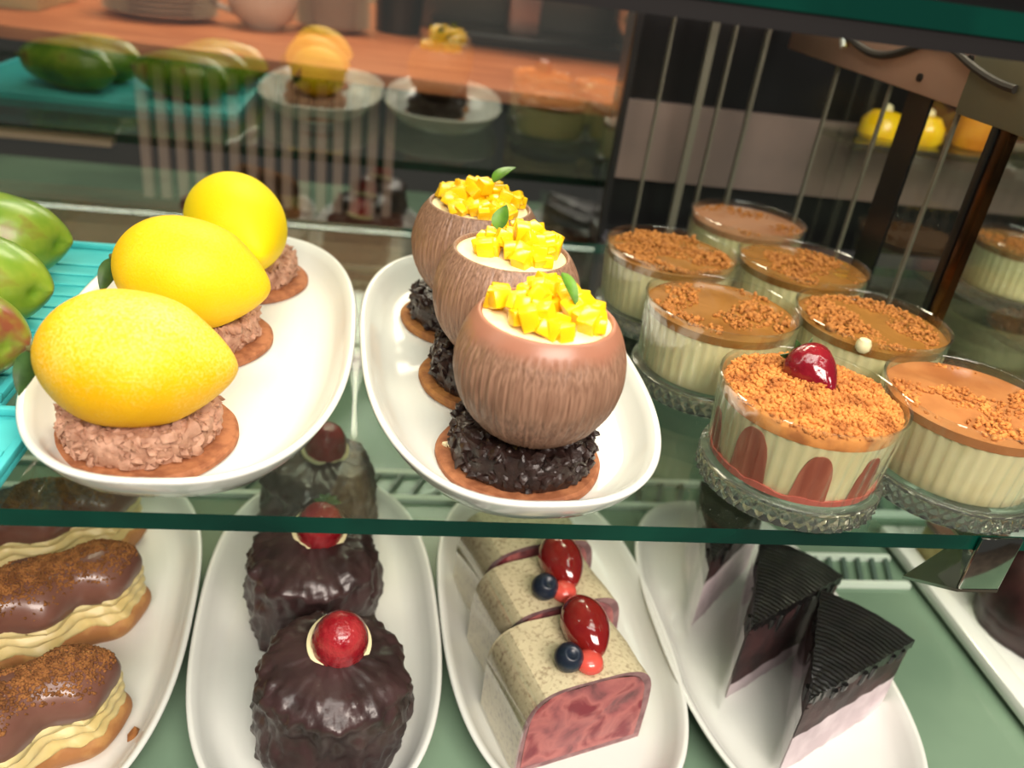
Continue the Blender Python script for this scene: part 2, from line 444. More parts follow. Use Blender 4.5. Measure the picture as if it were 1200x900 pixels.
def lemon_mat(name, c1, c2, frost):
    m = bpy.data.materials.new(name); m.use_nodes = True
    nt = m.node_tree; N = nt.nodes; L = nt.links; b = N['Principled BSDF']
    b.inputs['Roughness'].default_value = 0.55; b.inputs['Specular IOR Level'].default_value = 0.3
    b.inputs['Subsurface Weight'].default_value = 0.08; b.inputs['Subsurface Radius'].default_value = (0.006, 0.004, 0.001); b.inputs['Subsurface Scale'].default_value = 1.0
    tc = N.new('ShaderNodeTexCoord')
    n1 = N.new('ShaderNodeTexNoise'); n1.inputs['Scale'].default_value = 26; n1.inputs['Detail'].default_value = 5
    L.new(tc.outputs['Object'], n1.inputs['Vector'])
    r1 = N.new('ShaderNodeValToRGB'); r1.color_ramp.elements[0].color = c1; r1.color_ramp.elements[1].color = c2
    r1.color_ramp.elements[0].position = 0.35; r1.color_ramp.elements[1].position = 0.7
    L.new(n1.outputs['Fac'], r1.inputs['Fac'])
    n2 = N.new('ShaderNodeTexNoise'); n2.inputs['Scale'].default_value = 760; n2.inputs['Detail'].default_value = 2
    L.new(tc.outputs['Object'], n2.inputs['Vector'])
    n3 = N.new('ShaderNodeTexNoise'); n3.inputs['Scale'].default_value = 22; n3.inputs['Detail'].default_value = 4
    mpp = N.new('ShaderNodeMapping'); mpp.inputs['Location'].default_value = (3.1, 1.7, 0.4)
    L.new(tc.outputs['Object'], mpp.inputs['Vector']); L.new(mpp.outputs['Vector'], n3.inputs['Vector'])
    mul = N.new('ShaderNodeMath'); mul.operation = 'MULTIPLY'; L.new(n2.outputs['Fac'], mul.inputs[0]); L.new(n3.outputs['Fac'], mul.inputs[1])
    r2 = N.new('ShaderNodeValToRGB'); r2.color_ramp.elements[0].position = 0.20; r2.color_ramp.elements[1].position = 0.46
    r2.color_ramp.elements[0].color = (0,0,0,1); r2.color_ramp.elements[1].color = (frost,frost,frost,1)
    L.new(mul.outputs[0], r2.inputs['Fac'])
    mx = N.new('ShaderNodeMixRGB'); L.new(r2.outputs['Color'], mx.inputs['Fac']); L.new(r1.outputs['Color'], mx.inputs['Color1'])
    mx.inputs['Color2'].default_value = srgb(246, 226, 150)
    L.new(mx.outputs['Color'], b.inputs['Base Color'])
    bp = N.new('ShaderNodeBump'); bp.inputs['Strength'].default_value = 0.25; bp.inputs['Distance'].default_value = 0.0008
    L.new(n2.outputs['Fac'], bp.inputs['Height']); L.new(bp.outputs['Normal'], b.inputs['Normal'])
    return m
M_LEM1 = lemon_mat('lemon_frosted', srgb(230, 174, 2), srgb(240, 190, 8), 0.5)
M_LEM2 = lemon_mat('lemon_yellow', srgb(236, 186, 2), srgb(242, 196, 6), 0.10)
M_LEM3 = lemon_mat('lemon_bright', srgb(238, 206, 0), srgb(244, 212, 4), 0.0)
M_LEAF = mat('leaf_green', srgb(58, 92, 44), rough=0.4, color2=srgb(40, 68, 34), scale=80)
M_LEAF2 = mat('leaf_fresh', srgb(96, 140, 36), rough=0.35, color2=srgb(62, 104, 30), scale=90)

def leaf_mesh(Ln, W, bend, fold=0.25, nx=10, ny=4, th=0.0005):
    """leaf along +X from origin, bending down, folded along the midrib"""
    top = []
    for i in range(nx+1):
        t = i/nx; wd = W*0.5*(sin(pi*t**0.75)**0.85 if 0 < t < 1 else 0.03)
        ang = bend*t; x = Ln*(sin(ang)/bend if abs(bend) > 1e-4 else t); z = -Ln*((1-cos(ang))/bend if abs(bend) > 1e-4 else 0)
        for j in range(ny+1):
            s = -1+2*j/ny
            top.append(Vector((x, s*wd, z + abs(s)*wd*fold)))
    n = len(top); w_ = ny+1
    v = top + [p-Vector((0,0,th)) for p in top]; f = []
    for i in range(nx):
        for j in range(ny):
            a = i*w_+j; f.append((a, a+1, a+w_+1, a+w_)); f.append((n+a, n+a+w_, n+a+w_+1, n+a+1))
    for i in range(nx):
        a = i*w_; f.append((a, a+w_, n+a+w_, n+a)); a += ny; f.append((a, n+a, n+a+w_, a+w_))
    for j in range(ny):
        f.append((j, n+j, n+j+1, j+1)); a = nx*w_+j; f.append((a, a+1, n+a+1, n+a))
    return MB().add(v, f)

M_STEM = mat('stem', srgb(86, 84, 40), rough=0.6)
bisc_me = None
def lemon_dessert(x, y, disc_dx, disc_dy, rz, tilt, m, seed, label, frz):
    t = empty('lemon_dessert', (x, y, PF))
    tag(t, label, 'dessert', 'lemon-shaped desserts on the oval plate')
    b = biscuit(0.0385).build('biscuit_base', M_BISC, t); b.location = (disc_dx, disc_dy, 0)
    c = crumble(0.0322, 0.0140, seed, 760, 0.0008, 0.0024, 0.6).build('crumble_layer', M_CRUMB, t, angle=55); c.location = (disc_dx-0.0022, disc_dy+0.0012, 0.0046)
    l = lemon_mesh(seed).build('lemon_shell', m, t, angle=180)
    l.location = (0, 0, 0.0445); l.rotation_euler = (0, tilt, rz); l.scale = (0.9, 0.9, 0.9)
    lf = leaf_mesh(0.022, 0.0105, 0.9).build('leaf', M_LEAF, l)
    lf.location = (-0.0390, 0, 0.0); lf.rotation_euler = (radians(75), radians(62), pi+frz)
    s = MB().tube([(-0.0375,0,0),(-0.0405,0,0.0006),(-0.0425,0,0.0002)], [0.0026,0.002,0.0014], 8).build('stalk', M_STEM, l)
    return t
lemon_dessert(-0.1010, 0.3185, 0.0015, 0.008, radians(4), radians(5), M_LEM1, 1.0, 'frosted deep yellow lemon dessert with drooping dark leaf, at plate end by shelf edge', 0.2)
lemon_dessert(-0.0995, 0.4140, 0.002, 0.012, radians(-6), radians(6), M_LEM2, 7.0, 'smooth yellow lemon dessert with thin curled leaf, middle of the three', 0.3)
lemon_dessert(-0.0890, 0.4950, 0.002, 0.018, radians(-62), radians(8), M_LEM3, 13.0, 'bright yellow lemon dessert turned end-on with its leaf towards the glass door', 0.0)

# coconuts
M_COCO = bpy.data.materials.new('coconut_chocolate'); M_COCO.use_nodes = True
M_COCO2 = bpy.data.materials.new('coconut_chocolate_collar'); M_COCO2.use_nodes = True
def _coco(M_COCO, collar):
    nt = M_COCO.node_tree; N = nt.nodes; L = nt.links; b = N['Principled BSDF']
    b.inputs['Roughness'].default_value = 0.42; b.inputs['Specular IOR Level'].default_value = 0.45
    tc = N.new('ShaderNodeTexCoord'); mp = N.new('ShaderNodeMapping'); mp.inputs['Scale'].default_value = (1, 1, 0.025)
    L.new(tc.outputs['Object'], mp.inputs['Vector'])
    n = N.new('ShaderNodeTexNoise'); n.inputs['Scale'].default_value = 900; n.inputs['Detail'].default_value = 2; L.new(mp.outputs['Vector'], n.inputs['Vector'])
    r = N.new('ShaderNodeValToRGB'); r.color_ramp.elements[0].position = 0.30; r.color_ramp.elements[1].position = 0.66
    r.color_ramp.elements[0].color = srgb(116, 84, 66); r.color_ramp.elements[1].color = srgb(156, 120, 98)
    L.new(n.outputs['Fac'], r.inputs['Fac'])
    bp = N.new('ShaderNodeBump'); bp.inputs['Strength'].default_value = 0.5; bp.inputs['Distance'].default_value = 0.0006
    L.new(n.outputs['Fac'], bp.inputs['Height']); L.new(bp.outputs['Normal'], b.inputs['Normal'])
    if not collar:
        L.new(r.outputs['Color'], b.inputs['Base Color']); return
    # smoother, redder chocolate collar around the opening
    sx = N.new('ShaderNodeSeparateXYZ'); L.new(tc.outputs['Object'], sx.inputs[0])
    nz = N.new('ShaderNodeTexNoise'); nz.inputs['Scale'].default_value = 45; L.new(tc.outputs['Object'], nz.inputs['Vector'])
    ad = N.new('ShaderNodeMath'); ad.operation = 'MULTIPLY_ADD'; ad.inputs[1].default_value = 0.009; L.new(nz.outputs['Fac'], ad.inputs[0]); L.new(sx.outputs['Z'], ad.inputs[2])
    mr = N.new('ShaderNodeMapRange'); mr.inputs['From Min'].default_value = 0.0545; mr.inputs['From Max'].default_value = 0.0600
    L.new(ad.outputs[0], mr.inputs['Value'])
    mx = N.new('ShaderNodeMixRGB'); L.new(mr.outputs[0], mx.inputs['Fac']); L.new(r.outputs['Color'], mx.inputs['Color1']); mx.inputs['Color2'].default_value = srgb(160, 108, 86)
    L.new(mx.outputs['Color'], b.inputs['Base Color'])
    m2 = N.new('ShaderNodeMapRange'); m2.inputs['From Min'].default_value = 0.0545; m2.inputs['From Max'].default_value = 0.0600; m2.inputs['To Min'].default_value = 0.42; m2.inputs['To Max'].default_value = 0.33
    L.new(ad.outputs[0], m2.inputs['Value']); L.new(m2.outputs[0], b.inputs['Roughness'])
    m3 = N.new('ShaderNodeMapRange'); m3.inputs['From Min'].default_value = 0.0545; m3.inputs['From Max'].default_value = 0.0600; m3.inputs['To Min'].default_value = 0.5; m3.inputs['To Max'].default_value = 0.03
    L.new(ad.outputs[0], m3.inputs['Value']); L.new(m3.outputs[0], bp.inputs['Strength'])
_coco(M_COCO, False); _coco(M_COCO2, True)
M_CREAM = mat('coconut_cream', srgb(240, 226, 176), rough=0.35, sss=0.1, color2=srgb(246, 234, 196), scale=60, bump=0.2, bscale=200)
M_MANGO = mat('mango_flesh', srgb(250, 192, 4), rough=0.22, sss=0.25, sssr=(0.004,0.0025,0.0006), color2=srgb(254, 206, 30), scale=90)
def coconut_shell(seed, collar):
    R = 0.0372; zc = 0.0365; zt = 0.0228; prof = []
    a0 = -pi/2; a1 = math.asin(zt/R)
    K = 90
    for i in range(K+1):
        a = a0+(a1-a0)*i/K
        prof.append((R*cos(a)*1.0 if i else 0.0, zc+R*sin(a)*0.985))
    rt, z1 = prof[-1]
    prof += [(rt-0.0006, z1+0.0006), (rt-0.0016, z1+0.0006), (rt-0.0022, z1-0.0002), (rt-0.0024, z1-0.004), (rt-0.004, z1-0.01)]
    def mod(r, z, a, i):
        if i > K or i == 0: return r, z
        h = (z-zc)/R
        g = noise.noise(Vector((cos(a)*24, sin(a)*24, z*28+seed)))
        g2 = noise.noise(Vector((cos(a)*42, sin(a)*42, z*60+seed*2)))
        ft = min(1, max(0, ((0.50 if collar else 0.66)-h)/0.12))
        d = (-0.0011*abs(g)**0.7 + 0.0004*g2)*ft
        return r+d, z
    v, f = lathe(prof, 420, mod); return MB().add(v, f)
cube0 = None
def mango_cube(parent, loc, s, rng):
    global cube0
    if cube0 is None:
        m = MB().box(-0.5, 0.5, -0.5, 0.5, -0.5, 0.5)
        cube0 = m.build('mango_cube', M_MANGO, parent, bevel=0.1); o = cube0
    else:
        o = cube0.copy(); col.objects.link(o); o.parent = parent
    o.location = loc; o.scale = [s*rng.uniform(0.85, 1.25) for _ in range(3)]
    o.rotation_euler = (rng.uniform(-0.5, 0.5), rng.uniform(-0.5, 0.5), rng.uniform(0, 6.28))
    return o
def coconut_dessert(x, y, dx, dy, seed, collar, label, leaf, pile, bm_):
    rng = random.Random(seed)
    t = empty('coconut_dessert', (x, y, PF))
    tag(t, label, 'dessert', 'coconut-shaped desserts on the oval plate')
    b = biscuit(0.0388).build('biscuit_base', bm_, t); b.location = (dx, dy, 0)
    c = crumble(0.0328, 0.0165, seed+5, 340, 0.0012, 0.0034, 0.5).build('chocolate_crumble', M_CHOCR, t, angle=60); c.location = (dx*0.9, dy*0.9, 0.0046)
    s = coconut_shell(seed, collar).build('coconut_shell', M_COCO2 if collar else M_COCO, t, angle=180); s.location = (0, 0, 0.0205)
    zt = 0.0205+0.0365+0.0228*0.985
    rt = sqrt(0.0372**2-0.0228**2)-0.0022
    prof = [(rt+0.0006, zt-0.004), (rt, zt-0.0012), (rt*0.93, zt-0.0006), (rt*0.5, zt), (0, zt+0.0002)]
    v, f = lathe(prof, 64); MB().add(v, f).build('coconut_cream', M_CREAM, t)
    if collar:
        nm = MB(); lump(nm, (-0.0355, 0.0125, 0.0058), 0.0016, rng); lump(nm, (-0.0335, 0.0105, 0.0056), 0.0012, rng)
        nm.build('nut_piece', M_CREAM, t)
    px, py, pr = pile
    for k in range(58):
        for _ in range(40):
            q = sqrt(rng.random())*pr; a = rng.uniform(0, 2*pi)
            qx, qy = px+q*cos(a), py+q*sin(a)
            if qx*qx+qy*qy < (rt-0.0035)**2: break
        hgt = 0.0105*(1-(q/pr)**2)
        zz = zt+0.0022+rng.uniform(0, 1)*hgt
        mango_cube(t, (qx, qy, zz), rng.uniform(0.0052, 0.0074), rng)
    lx, ly, lz, lrz, ltilt, ln, lw = leaf
    l = leaf_mesh(ln, lw, 0.7).build('leaf', M_LEAF2, t); l.location = (lx, ly, zt+lz); l.rotation_euler = (0, ltilt, lrz)
    return t
coconut_dessert(0.0675, 0.3120, -0.001, 0.010, 21, True, 'reddish brown coconut dessert with mango cubes and slim lime leaf, by the shelf edge', (0.004, 0.004, 0.018, radians(-60), radians(20), 0.017, 0.006), (-0.001, 0.003, 0.0250), M_BISC)
coconut_dessert(0.0610, 0.3860, -0.001, 0.010, 22, False, 'brown coconut dessert with mango cubes and small upright leaf, middle of the three', (-0.008, 0.003, 0.0095, radians(60), radians(-75), 0.0135, 0.0085), (0.004, 0.003, 0.0225), M_BISC2)
coconut_dessert(0.0510, 0.4580, -0.001, 0.014, 23, False, 'light brown coconut dessert with mango cubes and glossy leaf, nearest the glass door', (0.006, 0.003, 0.013, radians(25), radians(-50), 0.0165, 0.0100), (0.001, 0.002, 0.0250), M_BISC2)

# ------------------------------------------------------------------ pudding cups
M_PUD = mat('vanilla_cream', srgb(226, 218, 176), rough=0.45, sss=0.1, color2=srgb(216, 206, 160), scale=40)
M_CARA = mat('caramel_top', srgb(152, 104, 48), rough=0.22, color2=srgb(132, 86, 36), scale=30, coat=0.5)
M_CARAP = mat('pale_caramel_top', srgb(176, 128, 96), rough=0.3, color2=srgb(160, 106, 72), scale=30, coat=0.3)
M_CRM = mat('biscuit_crumbs', srgb(182, 118, 50), rough=0.8, color2=srgb(146, 88, 34), scale=260, lo=0.35, hi=0.7)
M_CRMO = mat('orange_biscuit_crumbs', srgb(206, 134, 62), rough=0.8, color2=srgb(160, 94, 36), scale=90, lo=0.4, hi=0.62)
M_JUICE = mat('dark_syrup', srgb(110, 84, 56), rough=0.2)
RIBS = 44
def cup_body(): 
    prof = []
    zs = [0.0135,0.016,0.020,0.026,0.032,0.038,0.044,0.048,0.0515,0.0532]
    for z in zs:
        t = (z-0.0135)/(0.0535-0.0135); prof.append((0.0414+0.0030*t, z))
    prof += [(0.0445,0.0538),(0.0439,0.0542),(0.0432,0.0538)]
    for z in zs[::-1]:
        t = (z-0.0135)/(0.0535-0.0135); prof.append((0.0392+0.0036*t, z))
    prof += [(0.0, 0.0132)]
    k0 = len(zs)
    def mod(r, z, a, i):
        if i < k0 and z < 0.047:
            fade = min(1, (0.047-z)/0.004)
            r -= 0.0011*fade*(0.5-0.5*cos(RIBS*a))
        return r, z
    v, f = lathe(prof, RIBS*6, mod); return MB().add(v, f)
def cup_base():
    # pressed glass foot with raised diamonds
    prof = [(0,0.0005),(0.039,0.0005),(0.0415,0.0),(0.0428,0.0008)]
    for i in range(9): prof.append((0.0440, 0.0020+0.0085*i/8))
    prof += [(0.0447,0.0112),(0.0444,0.0122),(0.0432,0.0128),(0.0412,0.0131),(0,0.0131)]
    ND = 46
    def mod(r, z, a, i):
        if 4 <= i <= 12:
            u = a*ND/(2*pi); w_ = (z-0.0020)/0.0085
            p = abs(((u+w_) % 1)-0.5)*2; q = abs(((u-w_) % 1)-0.5)*2
            r += 0.0013*(min(p, q)) - 0.0004
        return r, z
    v, f = lathe(prof, ND*6, mod); return MB().add(v, f)
def cream_fill(ztop):
    prof = [(0,0.0133),(0.038,0.0133)]
    for z in (0.0142, 0.02, 0.03, ztop): 
        t = (z-0.0135)/0.04; prof.append((0.0392+0.0036*t, z))
    prof += [(0.0, ztop)]
    def mod(r, z, a, i):
        if 2 <= i <= 5: r -= 0.0010*(0.5-0.5*cos(RIBS*a))
        return r, z
    v, f = lathe(prof, RIBS*4, mod); return MB().add(v, f)
def caramel(z0, z1, seed):
    r0 = 0.0392+0.0036*(z0-0.0135)/0.04; r1 = 0.0392+0.0036*(z1-0.0135)/0.04
    prof = [(0,z0+0.0001),(r0,z0+0.0001),(r1,z1),(r1-0.001,z1+0.0002)]+[(r1*k,z1) for k in (0.85,0.7,0.5,0.3)]+[(0,z1)]
    def mod(r, z, a, i):
        return r, z + (0.0009*fbm((r*cos(a)*60, r*sin(a)*60, seed)) if i >= 4 else 0)
    v, f = lathe(prof, 96, mod); return MB().add(v, f)
def crumbs(z, seed, n, rmax, cover):
    rng = random.Random(seed); m = MB(); k = 0; tries = 0
    while k < n and tries < n*12:
        tries += 1
        r = rmax*sqrt(rng.random()); a = rng.uniform(0, 2*pi)
        x, y = r*cos(a), r*sin(a)
        d = fbm((x*34+seed, y*34, 1.7), 2)
        if d < cover: continue
        s = rng.uniform(0.0005, 0.0012)*(1+max(0, d-cover)*0.9)
        lump(m, (x, y, z+s*0.35+max(0, d-cover)*0.0025*rng.random()), s, rng, jit=0.35); k += 1
    return m

cup_parts = {}
def dessert_cup(x, y, rz, label, seed, topz=0.0492, cover=0.0, n=520, cmat=None, tmat=None, spill=False):
    t = empty('pudding_cup', (x, y, 0), rz); tag(t, label, 'dessert cup', 'puddings in ribbed glass cups')
    if 'body' not in cup_parts:
        cup_parts['body'] = cup_body().build('ribbed_glass', M_CUP, t, angle=60)
        cup_parts['base'] = cup_base().build('glass_foot', M_CRYSTAL, t, angle=25)
        cup_parts['cream'] = cream_fill(0.0445).build('cream_filling', M_PUD, t, angle=60)
    else:
        for k in ('body', 'base', 'cream'):
            o = cup_parts[k].copy(); col.objects.link(o); o.parent = t
    if cmat is not False:
        caramel(0.0445, topz, seed).build('caramel_layer', tmat or M_CARA, t)
        cr = crumbs(topz, seed, n, 0.0385, cover).build('crumb_topping', cmat or M_CRM, t, angle=180)
        cr['kind'] = 'stuff'
    if spill:
        m = MB(); v, f = lathe([(0,0),(0.0025,0.0003),(0.004,0.002),(0.0042,0.005),(0.003,0.0075),(0,0.0082)], 14)
        m.add(v, f).build('cream_drip', M_PUD, t).location = (-0.0232, -0.0352, 0.0465)
    return t
dessert_cup(0.1873, 0.5115, 0.3, 'pudding cup with golden crumb top, touching the row beside the coconuts', 31, cover=-0.25, n=900)
dessert_cup(0.1912, 0.4207, 1.1, 'pudding cup with glossy brown caramel and loose crumbs, directly behind the strawberry cup', 32, cover=-0.02, n=420)
dessert_cup(0.2745, 0.5990, 2.0, 'pudding cup with smooth pinkish top and few crumbs, nearest the glass door', 33, cover=0.28, n=120, tmat=M_CARAP)
dessert_cup(0.2791, 0.5068, 2.9, 'pudding cup with brown crumbs along one side, between smooth-topped and cream-dripped cups', 34, cover=0.02, n=430)
dessert_cup(0.2821, 0.4165, 0.0, 'pudding cup with brown crumbs and a drip of cream over the rim', 35, cover=-0.15, n=620, spill=True)
dessert_cup(0.2905, 0.3262, 4.4, 'pudding cup with orange caramel and scattered crumbs, beside the strawberry cup', 36, cover=0.03, n=460, cmat=M_CRMO, tmat=mat('orange_caramel', srgb(184, 122, 72), rough=0.26, color2=srgb(160, 98, 54), scale=30, coat=0.4))
dessert_cup(0.522, 0.603, 1.7, 'pudding cup with brown top standing beyond the glass partition', 37, cover=-0.1, n=400)
# strawberry cup
sc_ = dessert_cup(0.2028, 0.3238, 0.0, 'pudding cup with heaped orange crumbs, whole strawberry and strawberry slices behind the glass', 38, cmat=False)
def heap():
    m = MB(); n = 56; R = 0.0418; rings = 26; v = [(0,0,0.0585)]; f = []
    rng = random.Random(5)
    def hz(x, y):
        r = sqrt(x*x+y*y)/R
        h = 0.0495+0.0085*(1-r**2.2) + 0.0020*fbm((x*70, y*70, 2), 4)
        # hollow in which the strawberry sits
        d = sqrt((x-0.001)**2+(y-0.006)**2); h -= 0.0028*math.exp(-(d/0.011)**2)
        return h
    v = [(0,0,hz(0,0))]
    N = 120
    for i in range(1, rings+1):
        r = R*i/rings
        for k in range(N):
            a = 2*pi*k/N; v.append((r*cos(a), r*sin(a), hz(r*cos(a), r*sin(a)) + 0.0011*fbm((r*cos(a)*330, r*sin(a)*330, 9), 2)))
    for k in range(N): f.append((0, 1+k, 1+(k+1) % N))
    for i in range(rings-1):
        for k in range(N):
            a = 1+i*N+k; b = 1+i*N+(k+1) % N; f.append((a, a+N, b+N, b))
    b0 = len(v); v += [(R*cos(2*pi*k/N), R*sin(2*pi*k/N), 0.0446) for k in range(N)]
    o0 = 1+(rings-1)*N
    for k in range(N): f.append((o0+k, b0+k, b0+(k+1) % N, o0+(k+1) % N))
    m.add(v, f)
    for _ in range(2600):
        r = R*0.985*sqrt(rng.random()); a = rng.uniform(0, 2*pi); x, y = r*cos(a), r*sin(a)
        s = rng.choice((0.0005, 0.0007, 0.0009, 0.0013))
        lump(m, (x, y, hz(x, y)+s*0.3), s, rng, jit=0.35)
    return m
hp = heap().build('crumb_topping', M_CRMO, sc_, angle=180); hp['kind'] = 'stuff'
M_BERRY = mat('strawberry_red', srgb(112, 12, 28), rough=0.14, coat=0.7, color2=srgb(134, 24, 34), scale=60, bump=0.5, bscale=340)
M_BERRYL = mat('strawberry_bright', srgb(146, 14, 30), rough=0.2, coat=0.5, color2=srgb(172, 50, 54), scale=110, bump=0.9, bscale=420)
def strawberry(Ln, W, dimple=True):
    prof = [(0,0)]
    for i in range(1, 20):
        t = i/20; prof.append((W*0.5*(sin(pi*t**0.62))**0.72, Ln*t))
    prof.append((0, Ln))
    def mod(r, z, a, i):
        d = 0
        if dimple and 2 < i < 19:
            d = -0.0005*max(0, sin(a*9+(i % 2)*pi)*sin(i*1.9))**2*1.4
        return r+d, z
    v, f = lathe(prof, 54, mod); return MB().add(v, f)
sb = strawberry(0.0290, 0.0245).build('strawberry', M_BERRY, sc_, angle=180)
sb.location = (-0.0050, 0.0165, 0.0630); sb.rotation_euler = (radians(106), 0, radians(20))
for k in range(6):
    a = 2*pi*k/6
    lf = leaf_mesh(0.0085, 0.004, 0.9).build('calyx_leaf', M_LEAF, sb); lf.location = (0.002*cos(a), 0.002*sin(a), 0.0002); lf.rotation_euler = (0, radians(-25), a)
M_SLICE = mat('strawberry_slice', srgb(140, 74, 56), rough=0.35, color2=srgb(162, 98, 76), scale=120, stretch=(1,1,0.2))
def slice_patch(a0, wd, h):
    m = MB(); n = 14; v = []; f = []
    def rad(z): return 0.0396+0.0036*(z-0.0135)/0.04
    outline = []
    for i in range(n+1):
        s = -1+2*i/n
        outline.append((s, 0.08+0.92*(1-abs(s)**2.6)**0.55))
    for s, e in outline:
        for j in range(7):
            z = 0.0146 + h*e*j/6
            a = a0 + wd*s
            r = rad(z) - 0.0002
            v.append((r*cos(a), r*sin(a), z))
    nv = len(v)
    v += [(x*0.985, y*0.985, z) for x, y, z in v]
    for i in range(n):
        for j in range(6):
            a = i*7+j; f.append((a, a+7, a+8, a+1)); f.append((nv+a, nv+a+1, nv+a+8, nv+a+7))
    for j in range(6):
        f.append((j, j+1, nv+j+1, nv+j)); a = n*7+j; f.append((a, nv+a, nv+a+1, a+1))
    for i in range(n):
        a = i*7; f.append((a, nv+a, nv+a+7, a+7)); a += 6; f.append((a, a+7, nv+a+7, nv+a))
    return m.add(v, f)
for a_, wd, h in ((-104, 0.21, 0.0260), (-66, 0.18, 0.0250), (-147, 0.24, 0.0285), (-24, 0.2, 0.022), (-188, 0.2, 0.022), (20, 0.2, 0.021), (64, 0.2, 0.022), (110, 0.2, 0.022)):
    slice_patch(radians(a_), wd, h).build('strawberry_slice', M_SLICE, sc_)
v, f = lathe([(0.0388,0.0137),(0.0402,0.0137),(0.0405,0.0166),(0.0392,0.0166),(0.0388,0.0137)], 96, lambda r, z, a, i: (r, z+(0.0012*fbm((cos(a)*5, sin(a)*5, 1)) if z > 0.015 else 0)))
MB().add(v, f).build('strawberry_syrup', mat('pink_syrup', srgb(176, 92, 78), rough=0.3), sc_)

# ------------------------------------------------------------------ turquoise trays and mango pastries
M_TRAY = mat('turquoise_tray', srgb(60, 176, 180), rough=0.55, color2=srgb(78, 190, 192), scale=14, spec=0.3)
def tray(x0, x1, y0, y1, label):
    t = empty('turquoise_tray', ((x0+x1)/2, (y0+y1)/2, 0)); tag(t, label, 'tray', 'turquoise plastic trays')
    hx, hy = (x1-x0)/2, (y1-y0)/2
    MB().box(-hx, hx, -hy, hy, 0.0, 0.0035).build('tray_floor', M_TRAY, t, bevel=0.0008)
    for (a, b, c, d) in ((-hx, hx, -hy, -hy+0.004), (-hx, hx, hy-0.004, hy), (-hx, -hx+0.004, -hy+0.004, hy-0.004), (hx-0.004, hx, -hy+0.004, hy-0.004)):
        MB().box(a, b, c, d, 0.0035, 0.0075).build('tray_lip', M_TRAY, t, bevel=0.0009)
    k = int((2*hy-0.016)/0.016); rib = None
    for i in range(k):
        if rib is None:
            rib = MB().box(-hx+0.006, hx-0.006, -0.002, 0.002, 0.0035, 0.0047).build('tray_rib', M_TRAY, t, bevel=0.0005); r = rib
        else:
            r = rib.copy(); col.objects.link(r)
        r.location.y = -hy+0.012+i*0.016
    return t
tray(-0.470, -0.172, 0.356, 0.560, 'turquoise ribbed tray holding the mango-shaped desserts, towards the glass door')
tray(-0.440, -0.1495, 0.287, 0.349, 'narrow turquoise ribbed tray at the shelf edge beside the lemon plate')
M_MGO = bpy.data.materials.new('mango_skin'); M_MGO.use_nodes = True
M_MGO2 = bpy.data.materials.new('mango_skin_red'); M_MGO2.use_nodes = True
def _mg(M_MGO, sh):
    nt = M_MGO.node_tree; N = nt.nodes; L = nt.links; b = N['Principled BSDF']
    b.inputs['Roughness'].default_value = 0.36; b.inputs['Coat Weight'].default_value = 0.1
    tc = N.new('ShaderNodeTexCoord')
    n = N.new('ShaderNodeTexNoise'); n.inputs['Scale'].default_value = 24; n.inputs['Detail'].default_value = 4; L.new(tc.outputs['Object'], n.inputs['Vector'])
    r = N.new('ShaderNodeValToRGB'); e = r.color_ramp.elements
    e[0].position = 0.30-sh; e[0].color = srgb(52, 78, 16); e[1].position = 0.50-sh; e[1].color = srgb(96, 134, 26)
    q = e.new(0.60-sh); q.color = srgb(128, 150, 46); q = e.new(0.68-sh); q.color = srgb(124, 66, 44)
    L.new(n.outputs['Fac'], r.inputs['Fac']); L.new(r.outputs['Color'], b.inputs['Base Color'])
_mg(M_MGO, 0.0); _mg(M_MGO2, 0.085)
def mango_mesh(seed):
    prof = [(0,-0.053)]
    K = 40
    for i in range(1, K):
        t = -cos(pi*i/K); prof.append((0.0285*(1-abs(t)**2.4)**0.52*(1+0.10*t), 0.053*t))
    prof.append((0, 0.053))
    def mod(r, z, a, i): return r*(1+0.06*fbm((cos(a)*1.1, sin(a)*1.1, z*30+seed), 2)), z + 0.004*cos(a)*(z/0.053)**2
    v, f = lathe(prof, 56, mod)
    return MB().add([(z, x, y*0.92) for x, y, z in v], f)
MG = [(-0.2420, 0.4980, 3, 1.0, 'green mango-shaped dessert at the end of the row nearest the glass door'),
      (-0.2290, 0.4370, -8, 5.0, 'green mango-shaped dessert with a brown streak, middle of the row on the tray'),
      (-0.2180, 0.3770, -10, 9.0, 'red and green mango-shaped dessert, last in its row beside the lemon plate'),
      (-0.3640, 0.5000, 8, 13.0, 'green mango-shaped dessert mirrored in the glass door, outer of the two reflected'),
      (-0.3520, 0.4400, -4, 17.0, 'green mango-shaped dessert in the tray row away from the lemon plate'),
      (-0.2220, 0.3190, -6, 23.0, 'small green mango-shaped dessert alone on the narrow tray')]
for i, (x, y, rz, sd, lb) in enumerate(MG):
    t = empty('mango_dessert', (x, y, 0.0047)); tag(t, lb, 'dessert', 'mango-shaped desserts on turquoise trays')
    mm = M_MGO2 if i == 2 else M_MGO
    b = mango_mesh(sd).build('mango_body', mm, t, angle=180); b.location = (0, 0, 0.0262); b.rotation_euler = (0, radians(3), radians(rz))
    if i == 5: t.scale = (0.8, 0.8, 0.8)
    MB().tube([(-0.050,0,0),(-0.056,0,0.002)], [0.0025,0.0016], 8).build('stalk', M_STEM, b)

